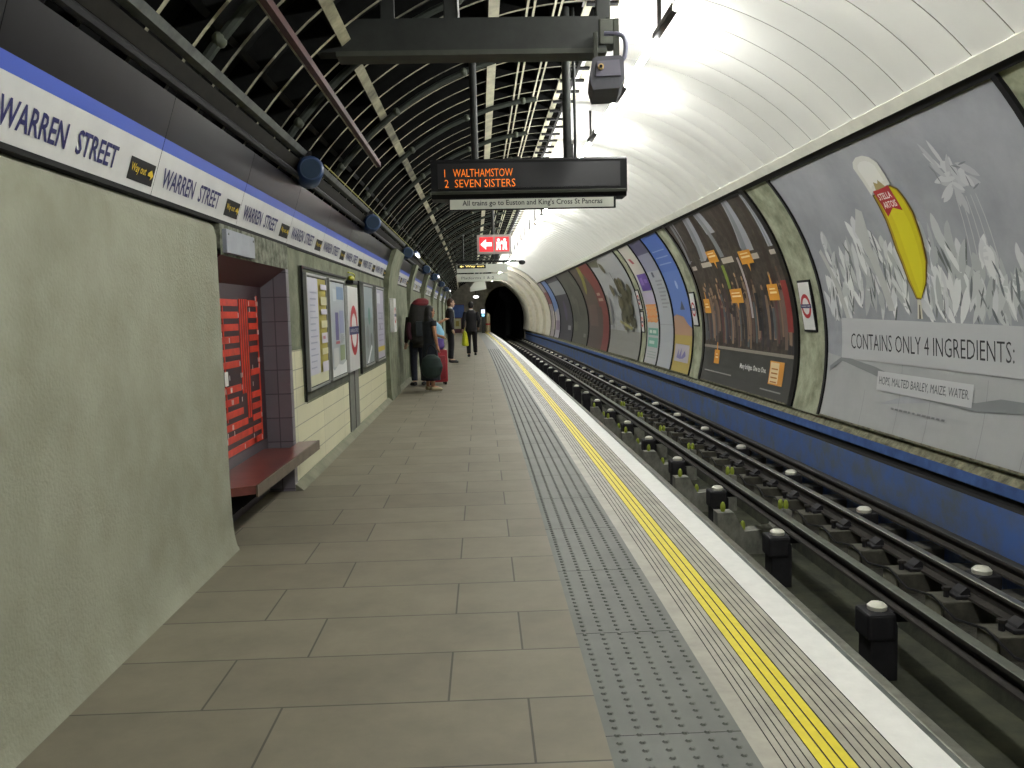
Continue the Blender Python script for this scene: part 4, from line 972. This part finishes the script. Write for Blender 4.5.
# way out double sign
t = thing('direction_sign', 'double platform direction sign hanging from a black bar past the red sign', 'sign', .14, 25, 2.37)
q = MB(); q.box(-.80, 1.0, 0, .06, .55, .60, M['black'], bev=.005); q.build('bar', t)
q = MB(); q.box(-.75, .73, 0, .04, .26, .50, M['sign_white'], bev=.004); q.build('upper_board', t)
q = MB(); q.box(-.73, .10, -.01, 0, .38, .49, M['black']); q.build('black_band', t)
a = Art(lambda u_, v, off: (u_, -.011-off, v), cut=0); a.text('Way out', -.5, .40, M['yellow_lit'], w=.55, h=.075, bold=.02); a.poly([(-.66, .44), (-.6, .48), (-.6, .45), (-.54, .45), (-.54, .43), (-.6, .43), (-.6, .4)], M['yellow_lit']); a.mb.build('lettering', t, fix=False)
q = MB(); q.box(-.75, .73, 0, .04, .0, .22, M['sign_white'], bev=.004); q.build('lower_board', t)
a = Art(lambda u_, v, off: (u_, -.001-off, v), cut=0); a.text('Platforms 1 & 2', -.62, .07, c('5a5c5a'), w=.95, h=.075); a.mb.build('lettering', t, fix=False)
for x in (-.55, .35): q = MB(); q.tube([(x, .03, .6), (x, .03, 1.55)], .025, M['beam'], n=8); q.build('hanger', t, smooth=True)
q = MB()
for x in (-.6, .6): q.box(x, x+.03, .01, .03, .2, .56, M['black'])
q.build('strap', t)
t = thing('security_camera', 'small black dome camera at the right end of the direction sign bar', 'camera', 1.25, 25, 2.9)
q = MB(); q.box(-.25, .02, 0, .05, .02, .06, M['black']); q.build('arm', t)
q = MB(); q.ell(.05, .03, .0, .10, .10, .07, M['black']); q.build('dome', t, smooth=True)
# far hanging board, lit clock, monitors, vending machine
t = thing('hanging_board', 'small pale board hanging under the roof in the far distance', 'sign', .1, 45, 3.0)
q = MB(); q.mesh([(-.30, 0, -.42), (.55, 0, -.30), (.45, 0, .35), (.1, 0, .28), (-.30, .0, -.2), (-.30, .06, -.42), (.55, .06, -.30), (.45, .06, .35), (.1, .06, .28), (-.30, .06, -.2)], [(0, 1, 2, 3, 4), (9, 8, 7, 6, 5), (0, 5, 6, 1), (1, 6, 7, 2), (2, 7, 8, 3), (3, 8, 9, 4), (4, 9, 5, 0)], M['sign_white']); q.build('board', t)
q = MB(); q.tube([(.3, .03, .3), (.3, .03, 1.0)], .025, M['beam'], n=8); q.build('hanger', t)
t = thing('bulkhead_lamp', 'small lit oval lamp in the distance above the walking man', 'light', .15, 50, 2.4)
q = MB(); q.ell(0, 0, 0, .22, .10, .12, M['black']); q.build('base', t, smooth=True)
q = MB(); q.ell(0, -.04, 0, .17, .09, .08, M['white_lit']); q.build('lens', t, smooth=True)
q = MB(); q.tube([(0, .02, .08), (0, .02, 1.6)], .03, M['beam'], n=8); q.build('hanger', t)
t = thing('platform_monitor', 'driver monitor with two pale lit screens at the far platform end', 'monitor', .85, 62, 0)
q = MB(); q.box(-.10, .10, 0, .2, 0, 1.15, M['beam'], bev=.02); q.build('pole', t)
q = MB(); q.box(-.22, .22, -.05, .35, 1.15, 1.78, M['black'], bev=.02); q.build('housing', t)
q = MB(); q.box(-.13, .13, -.056, -.05, 1.42, 1.70, M['screen_lit']); q.build('screen', t)
q = MB(); q.box(-.10, .10, -.056, -.05, 1.2, 1.36, mat('screen_teal', (.2, .5, .7), .5, emit=.4)); q.build('screen', t)
t = thing('marker_post', 'cream marker post at the tunnel mouth end of the platform', 'post', 1.25, 63.5, 0)
q = MB(); q.loft([(0, 0, 0, .17, .17), (0, 0, .9, .16, .16), (0, 0, 1.3, .17, .17), (0, 0, 1.42, .1, .1)], mat('post_cream', sr('b5a887'), .6), n=14); q.build('column', t, smooth=True)
q = MB(); q.loft([(0, 0, .55, .175, .175), (0, 0, .68, .175, .175)], M['red'], n=14); q.build('band', t)
t = thing('vending_machine', 'blue topped vending machine against the end wall, far left', 'machine', -.95, 64.6, 0)
q = MB(); q.box(-.48, .48, 0, .8, 0, 2.15, mat('vend_maroon', sr('5b3440'), .6), bev=.02); q.build('cabinet', t)
q = MB(); q.box(-.45, .45, -.02, 0, 1.15, 2.1, mat('vend_blue', sr('3b5a9a'), .5, noise=.2, nscale=4)); q.build('header_panel', t)
q = MB(); q.box(-.35, .18, -.02, 0, .30, 1.08, mat('vend_pale', sr('b9b690'), .5), bev=.004); q.box(-.2, .05, -.03, -.02, .5, .9, mat('vend_gold', sr('968a3e'), .5)); q.build('window', t)
q = MB(); q.box(.28, .36, -.02, 0, .3, 1.1, mat('vend_cream', sr('b0ab9c'), .5)); q.build('slot_panel', t)
# ================================================================== PEOPLE
def remeshed(q, name, parent, voxel, mlist=None, smooth_it=2):
    """voxel-join everything in q into one continuous surface"""
    o = q.build('tmp', fix=True)
    md = o.modifiers.new('r', 'REMESH'); md.mode = 'VOXEL'; md.voxel_size = voxel
    if smooth_it: s_ = o.modifiers.new('s', 'SMOOTH'); s_.factor = .5; s_.iterations = smooth_it
    dg = bpy.context.evaluated_depsgraph_get(); dg.update()
    me = bpy.data.meshes.new_from_object(o.evaluated_get(dg)); me.name = name
    bpy.data.objects.remove(o)
    me.polygons.foreach_set('use_smooth', [True]*len(me.polygons))
    n = bpy.data.objects.new(name, me); COL.objects.link(n); n.parent = parent
    if not me.materials: me.materials.append(q.mats[0])
    return n
def hand(q, wrist, direction, palm_n, m, s_=1.0, curl=.5, side=1):
    """palm, four fingers, thumb from the side of the palm"""
    dv = Vector(direction).normalized(); nrm = Vector(palm_n); nrm = (nrm-dv*nrm.dot(dv)).normalized(); sd = dv.cross(nrm)*side
    w0 = Vector(wrist)
    q.tube([w0-dv*.01, w0+dv*.03*s_, w0+dv*.085*s_], [.026*s_, .034*s_, .030*s_], m, n=8)
    for i, L in enumerate((.068, .078, .072, .056)):
        b = w0+dv*.08*s_+sd*(.027-.018*i)*s_
        q.tube([b-dv*.02, b+dv*L*.45*s_+nrm*L*.15*curl*s_, b+dv*L*.75*s_+nrm*L*.5*curl*s_, b+dv*L*.88*s_+nrm*L*.85*curl*s_], [.0105*s_, .010*s_, .009*s_, .008*s_], m, n=7)
    b = w0+dv*.03*s_+sd*.028*s_
    q.tube([b, b+sd*.025*s_+dv*.025*s_+nrm*.01*s_, b+sd*.03*s_+dv*.055*s_+nrm*.02*s_], [.013*s_, .011*s_, .009*s_], m, n=7)
def person(lab, x, y, rz, h, joints, skin, hairm, top, trousers, shoes, hair='short', sleeves='long', lower='trousers', topfn=None):
    """local frame: +y forward, +x right. joints: dict of limb positions for a 1.75 m figure"""
    t = thing('person', lab, 'person', x, y, 0, rz=rz); k = h/1.75; t.scale = (k, k, k)
    J = dict(hipL=(-.09, 0, .92), hipR=(.09, 0, .92), kneeL=(-.10, .02, .50), kneeR=(.10, .02, .50), ankL=(-.10, -.01, .09), ankR=(.10, -.01, .09), toeL=(-.12, .16, .03), toeR=(.12, .16, .03),
             shL=(-.17, 0, 1.42), shR=(.17, 0, 1.42), elL=(-.23, -.02, 1.14), elR=(.23, -.02, 1.14), wrL=(-.24, .05, .90), wrR=(.24, .05, .90), head=(0, .02, 1.60))
    J.update(joints); J = {a: Vector(b) for a, b in J.items()}
    H = J['head']
    q = MB()
    q.loft([(0, 0, .88, .13, .09), (0, 0, .98, .15, .10), (0, 0, 1.10, .13, .09), (0, 0, 1.28, .15, .10), (0, 0, 1.40, .16, .09), (0, 0, 1.46, .08, .06)], skin)
    q.tube([(0, -.005, 1.42), (0, 0, 1.50), (H.x, H.y-.01, H.z-.03)], [.065, .052, .055], skin)
    q.ell(H.x, H.y, H.z+.035, .075, .095, .115, skin); q.ell(H.x, H.y+.035, H.z-.04, .052, .055, .06, skin)
    q.tube([H+Vector((0, .085, .03)), H+Vector((0, .112, .0)), H+Vector((0, .10, -.012))], [.009, .013, .010], skin, n=6)
    for sx in (-1, 1): q.ell(H.x+sx*.077, H.y, H.z+.015, .012, .02, .032, skin, nu=8, nv=6)
    q.tube([H+Vector((-.025, .088, -.042)), H+Vector((.025, .088, -.042))], .008, skin, n=6)
    for s_ in 'LR':
        q.tube([J['sh'+s_], (J['sh'+s_]+J['el'+s_])/2, J['el'+s_], J['el'+s_]*.6+J['wr'+s_]*.4, J['wr'+s_]], [.052, .047, .038, .038, .025], skin)
        fd = (J['wr'+s_]-J['el'+s_]).normalized(); hand(q, J['wr'+s_], fd, Vector((0, 1, .2)) if abs(fd.y) < .7 else Vector((0, 0, -1)), skin, side=(1 if s_ == 'L' else -1))
        q.tube([J['hip'+s_], J['knee'+s_], J['knee'+s_]*.6+J['ank'+s_]*.4, J['ank'+s_]], [.085, .056, .055, .036], skin)
        q.tube([J['ank'+s_], J['ank'+s_]*.4+J['toe'+s_]*.6+Vector((0, 0, .01)), J['toe'+s_]], [.038, .034, .024], skin)
    body_o = remeshed(q, 'body', t, .009, smooth_it=1)
    # eyes
    q = MB()
    for sx in (-1, 1): q.ell(H.x+sx*.030, H.y+.087, H.z+.035, .012, .008, .008, M['dark_text'], nu=8, nv=6)
    q.build('eyes', body_o, smooth=True)
    # hair
    q = MB(); q.ell(H.x, H.y-.015, H.z+.055, .088, .100, .108, hairm); 
    if hair == 'short': q.ell(H.x, H.y-.04, H.z+.01, .083, .075, .09, hairm)
    if hair == 'long':
        q.ell(H.x, H.y-.045, H.z-.02, .105, .08, .15, hairm); q.ell(H.x, H.y-.07, H.z-.15, .12, .06, .14, hairm)
    o = remeshed(q, 'hair', t, .014)
    # cut the fringe away from the face: push front-low vertices inside the head
    for v in o.data.vertices:
        if v.co.y > H.y+.035 and v.co.z < H.z+.085: v.co.y = H.y+.03
    # top
    q = MB()
    tb = topfn or [(0, 0, .80, .175, .125), (0, 0, .92, .175, .125), (0, 0, 1.08, .155, .115), (0, 0, 1.26, .178, .125), (0, 0, 1.38, .185, .115), (0, 0, 1.44, .13, .09), (0, 0, 1.49, .07, .065)]
    q.loft(tb, top)
    for s_ in 'LR':
        if sleeves == 'long': q.tube([J['sh'+s_], (J['sh'+s_]+J['el'+s_])/2, J['el'+s_], J['el'+s_]*.25+J['wr'+s_]*.75, J['el'+s_]*.03+J['wr'+s_]*.97], [.074, .066, .056, .046, .043], top)
        else: q.tube([J['sh'+s_], J['sh'+s_]*.6+J['el'+s_]*.4], [.07, .062], top)
    remeshed(q, 'jacket' if sleeves == 'long' else 'top', t, .014)
    q = MB()
    if lower == 'trousers':
        q.loft([(0, 0, .80, .145, .11), (0, 0, .90, .165, .118), (0, 0, 1.0, .15, .11)], trousers)
        for s_ in 'LR': q.tube([J['hip'+s_], J['knee'+s_], J['knee'+s_]*.5+J['ank'+s_]*.5, J['ank'+s_]*.93+J['knee'+s_]*.07], [.098, .078, .07, .066], trousers)
        remeshed(q, 'trousers', t, .014)
    else:
        q.loft([(0, 0, .22, .24, .19), (0, 0, .45, .235, .18), (0, 0, .7, .21, .16), (0, 0, .9, .185, .135), (0, 0, 1.04, .15, .11)], trousers); remeshed(q, 'skirt', t, .014)
    for s_ in 'LR':
        q = MB(); a_ = J['ank'+s_]; b_ = J['toe'+s_]; dv = (b_-a_); dv.z = 0; dv.normalize()
        hz_ = b_.z
        q.tube([a_-dv*.045+Vector((0, 0, -.03)), a_+dv*.03+Vector((0, 0, -.035)), a_*.35+b_*.65+Vector((0, 0, .0)), b_+dv*.03], [.043, .047, .042, .028], shoes)
        o = remeshed(q, 'shoe', t, .010)
        zmin = min(v.co.z for v in o.data.vertices)
        if abs(zmin) < .06:
            for v in o.data.vertices: v.co.z = max(v.co.z, .004)
    return t, k
skin1 = mat('skin_tan', sr('a97a5c'), .6); skin2 = mat('skin_pale', sr('c9a48c'), .6)
hair_b = mat('hair_black', (.012, .010, .010), .6); hair_br = mat('hair_brown', sr('4a2f22'), .6)
suit = mat('suit_black', sr('17161a'), .8, noise=.15, nscale=20); denim = mat('denim_dark', sr('202430'), .9, noise=.2, nscale=20)
# woman with bare arm and the dark bag
t, k = person('woman with long black hair and a bare arm standing by the red case', -.98, 16.1, -1.0, 1.63,
    dict(elR=(.25, -.01, 1.15), wrR=(.26, .03, .92), elL=(-.22, .12, 1.18), wrL=(-.10, .32, 1.10), head=(0, .03, 1.58)), skin1, hair_b, mat('top_dark', sr('1f2228'), .9), mat('skirt_dark', sr('1d222c'), .9, noise=.2), mat('shoe_beige', sr('a39878'), .7), hair='long', sleeves='short', lower='skirt')
# backpacker
t, k = person('person in dark clothes mostly hidden under a tall backpack beside the pilaster', -1.28, 17.3, .35, 1.72,
    dict(elR=(.24, .1, 1.18), wrR=(.16, .28, 1.2), head=(0, .06, 1.58)), skin2, hair_br, mat('coat_olive', sr('33302a'), .9, noise=.2), denim, mat('shoe_dark', sr('2a282a'), .7))
# suit man
t, k = person('man in a black suit and white collar standing behind the woman, looking right', -.86, 25.2, -1.45, 1.90,
    dict(head=(0, .04, 1.60)), skin2, hair_br, suit, suit, mat('shoe_black', (.012, .012, .012), .35))
q = MB(); q.loft([(0, .01, 1.45, .075, .07), (0, .02, 1.51, .06, .062)], M['white_paint'], n=14); q.build('collar', t, smooth=True)
q = MB(); q.mesh([(-.045, .118, 1.44), (.045, .118, 1.44), (.012, .132, 1.18), (-.012, .132, 1.18), (-.045, .10, 1.44), (.045, .10, 1.44), (.012, .11, 1.18), (-.012, .11, 1.18)], [(0, 1, 2, 3), (7, 6, 5, 4), (0, 4, 5, 1), (1, 5, 6, 2), (2, 6, 7, 3), (3, 7, 4, 0)], M['white_paint']); q.build('shirt_front', t)
# person with raised arm between them
t, k = person('person in a dark red top behind the woman, holding out an arm', -1.22, 19.4, -1.1, 1.64,
    dict(elR=(.24, .18, 1.32), wrR=(.20, .38, 1.40), elL=(-.25, .10, 1.16), wrL=(-.15, .22, 1.05), head=(0, .05, 1.57)), skin1, hair_br, mat('top_maroon', sr('4a2424'), .9), denim, mat('shoe_dark', sr('2a282a'), .7), sleeves='short')
# walking man
t, k = person('man in a black suit walking away along the platform with a yellow bag', -.24, 28.2, .0, 1.84,
    dict(kneeL=(-.10, .06, .50), ankL=(-.10, .02, .09), toeL=(-.12, .19, .03), kneeR=(.10, .10, .52), ankR=(.11, .22, .12), toeR=(.12, .38, .07), hipR=(.09, .02, .92),
         elL=(-.25, -.04, 1.14), wrL=(-.27, -.02, .88), elR=(.25, .02, 1.14), wrR=(.22, .18, .94), head=(0, .03, 1.60)), skin2, hair_b, suit, suit, mat('shoe_black', (.012, .012, .012), .35))
q = MB(); q.loft([(0, 0, 1.46, .072, .068), (0, .005, 1.51, .060, .062)], M['white_paint'], n=14); q.build('collar', t, smooth=True)
# things they carry
def bag(name, lab, cat, x, y, z, rings, m, rz=0, extra=None):
    t = thing(name, lab, cat, x, y, z, rz=rz)
    q = MB(); q.loft(rings, m, n=20); remeshed(q, 'bag_body', t, .012, smooth_it=4)
    if extra: extra(t)
    return t
def yb(t):
    q = MB(); q.tube([(0, -.12, .46), (0, -.07, .56), (0, 0, .60), (0, .07, .56), (0, .12, .46)], .008, mat('bag_yellow', sr('c8cc28'), .4), smooth=True); q.build('handle', t)
bag('carrier_bag', 'bright yellow carrier bag hanging from the walking man\'s left hand', 'bag', -.46, 28.15, .38, [(.02, 0, .0, .10, .16), (0, 0, .05, .12, .19), (0, 0, .25, .10, .18), (0, 0, .42, .07, .16), (0, 0, .5, .03, .14)], mat('bag_yellow', sr('c8cc28'), .4), extra=yb)
def bpx(t):
    q = MB(); q.loft([(0, 0, .74, .15, .12), (.02, 0, .79, .18, .14), (.05, 0, .86, .15, .12), (.06, 0, .90, .08, .07)], mat('pack_red', sr('6e1a22'), .7, noise=.3, nscale=14)); remeshed(q, 'lid', t, .012)
    q = MB(); q.box(-.12, .12, -.19, -.13, .15, .45, mat('pack_pocket', sr('2a3034'), .8), bev=.03); q.build('pocket', t, smooth=True)
    for sx in (-.14, .14): 
        q = MB(); q.tube([(sx, .12, .62), (sx, .26, .60), (sx, .34, .42), (sx, .28, .2), (sx, .12, .1)], .014, M['black'], smooth=True); q.build('strap', t)
    q = MB(); q.tube([(-.2, -.02, .1), (-.235, -.04, .25), (-.2, -.02, .42)], .05, mat('pack_maroon', sr('4a2430'), .8), smooth=True); q.build('side_pocket', t, smooth=True)
bag('backpack', 'huge dark travel backpack with a red lid on the person by the pilaster', 'backpack', -1.22, 17.02, .87, [(0, 0, .0, .13, .10), (0, 0, .06, .19, .14), (0, 0, .35, .21, .16), (0, 0, .65, .20, .15), (0, 0, .80, .16, .12)], mat('pack_dark', sr('2c2b28'), .85, noise=.3, nscale=10), rz=.3, extra=bpx)
def hb(t):
    q = MB(); q.tube([(-.10, 0, .40), (-.07, 0, .55), (0, 0, .60), (.07, 0, .55), (.10, 0, .40)], .010, M['black'], smooth=True); q.build('handle', t)
bag('holdall', 'round dark green bag hanging in front of the woman\'s skirt', 'bag', -.93, 15.66, .28, [(0, 0, .0, .10, .08), (0, 0, .05, .17, .12), (0, 0, .20, .215, .14), (0, 0, .36, .17, .11), (0, 0, .43, .08, .06)], mat('bag_green', sr('20302c'), .8, noise=.2), rz=-.3, extra=hb)
def pb(t):
    q = MB(); q.loft([(0, 0, .0, .13, .10), (0, 0, .06, .17, .13), (0, 0, .22, .16, .13), (0, 0, .30, .12, .1)], mat('pack_purple', sr('5c4690'), .7)); remeshed(q, 'lower_pouch', t, .012)
bag('rucksack', 'light blue and purple rucksack lying on top of the red suitcase', 'backpack', -.93, 17.6, .72, [(0, 0, .22, .16, .12), (0, 0, .34, .18, .13), (-.02, 0, .48, .14, .11), (-.05, 0, .60, .05, .05)], mat('pack_lightblue', sr('86bcd8'), .7), extra=pb)
t = thing('suitcase', 'red upright suitcase standing on the platform beside the woman', 'suitcase', -.93, 17.6, 0, rz=.2)
rs = mat('case_red', sr('9c1f2c'), .55, noise=.15, nscale=8)
q = MB(); q.box(-.21, .21, -.14, .14, .05, .72, rs, bev=.04); q.build('shell', t, smooth=True)
q = MB(); q.box(-.16, .16, -.165, -.13, .12, .60, mat('case_red_dark', sr('7d1924'), .6), bev=.02); q.build('front_pocket', t, smooth=True)
q = MB(); q.tube([(-.10, .05, .70), (-.10, .05, .86), (.10, .05, .86), (.10, .05, .70)], .010, M['steel']); q.build('handle', t)
for sx in (-.16, .16):
    q = MB(); q.tube([(sx-.02, .10, .035), (sx+.02, .10, .035)], .034, M['black'], n=12); q.build('wheel', t)
    q = MB(); q.box(sx-.02, sx+.02, -.12, -.08, 0, .06, M['black']); q.build('foot', t)
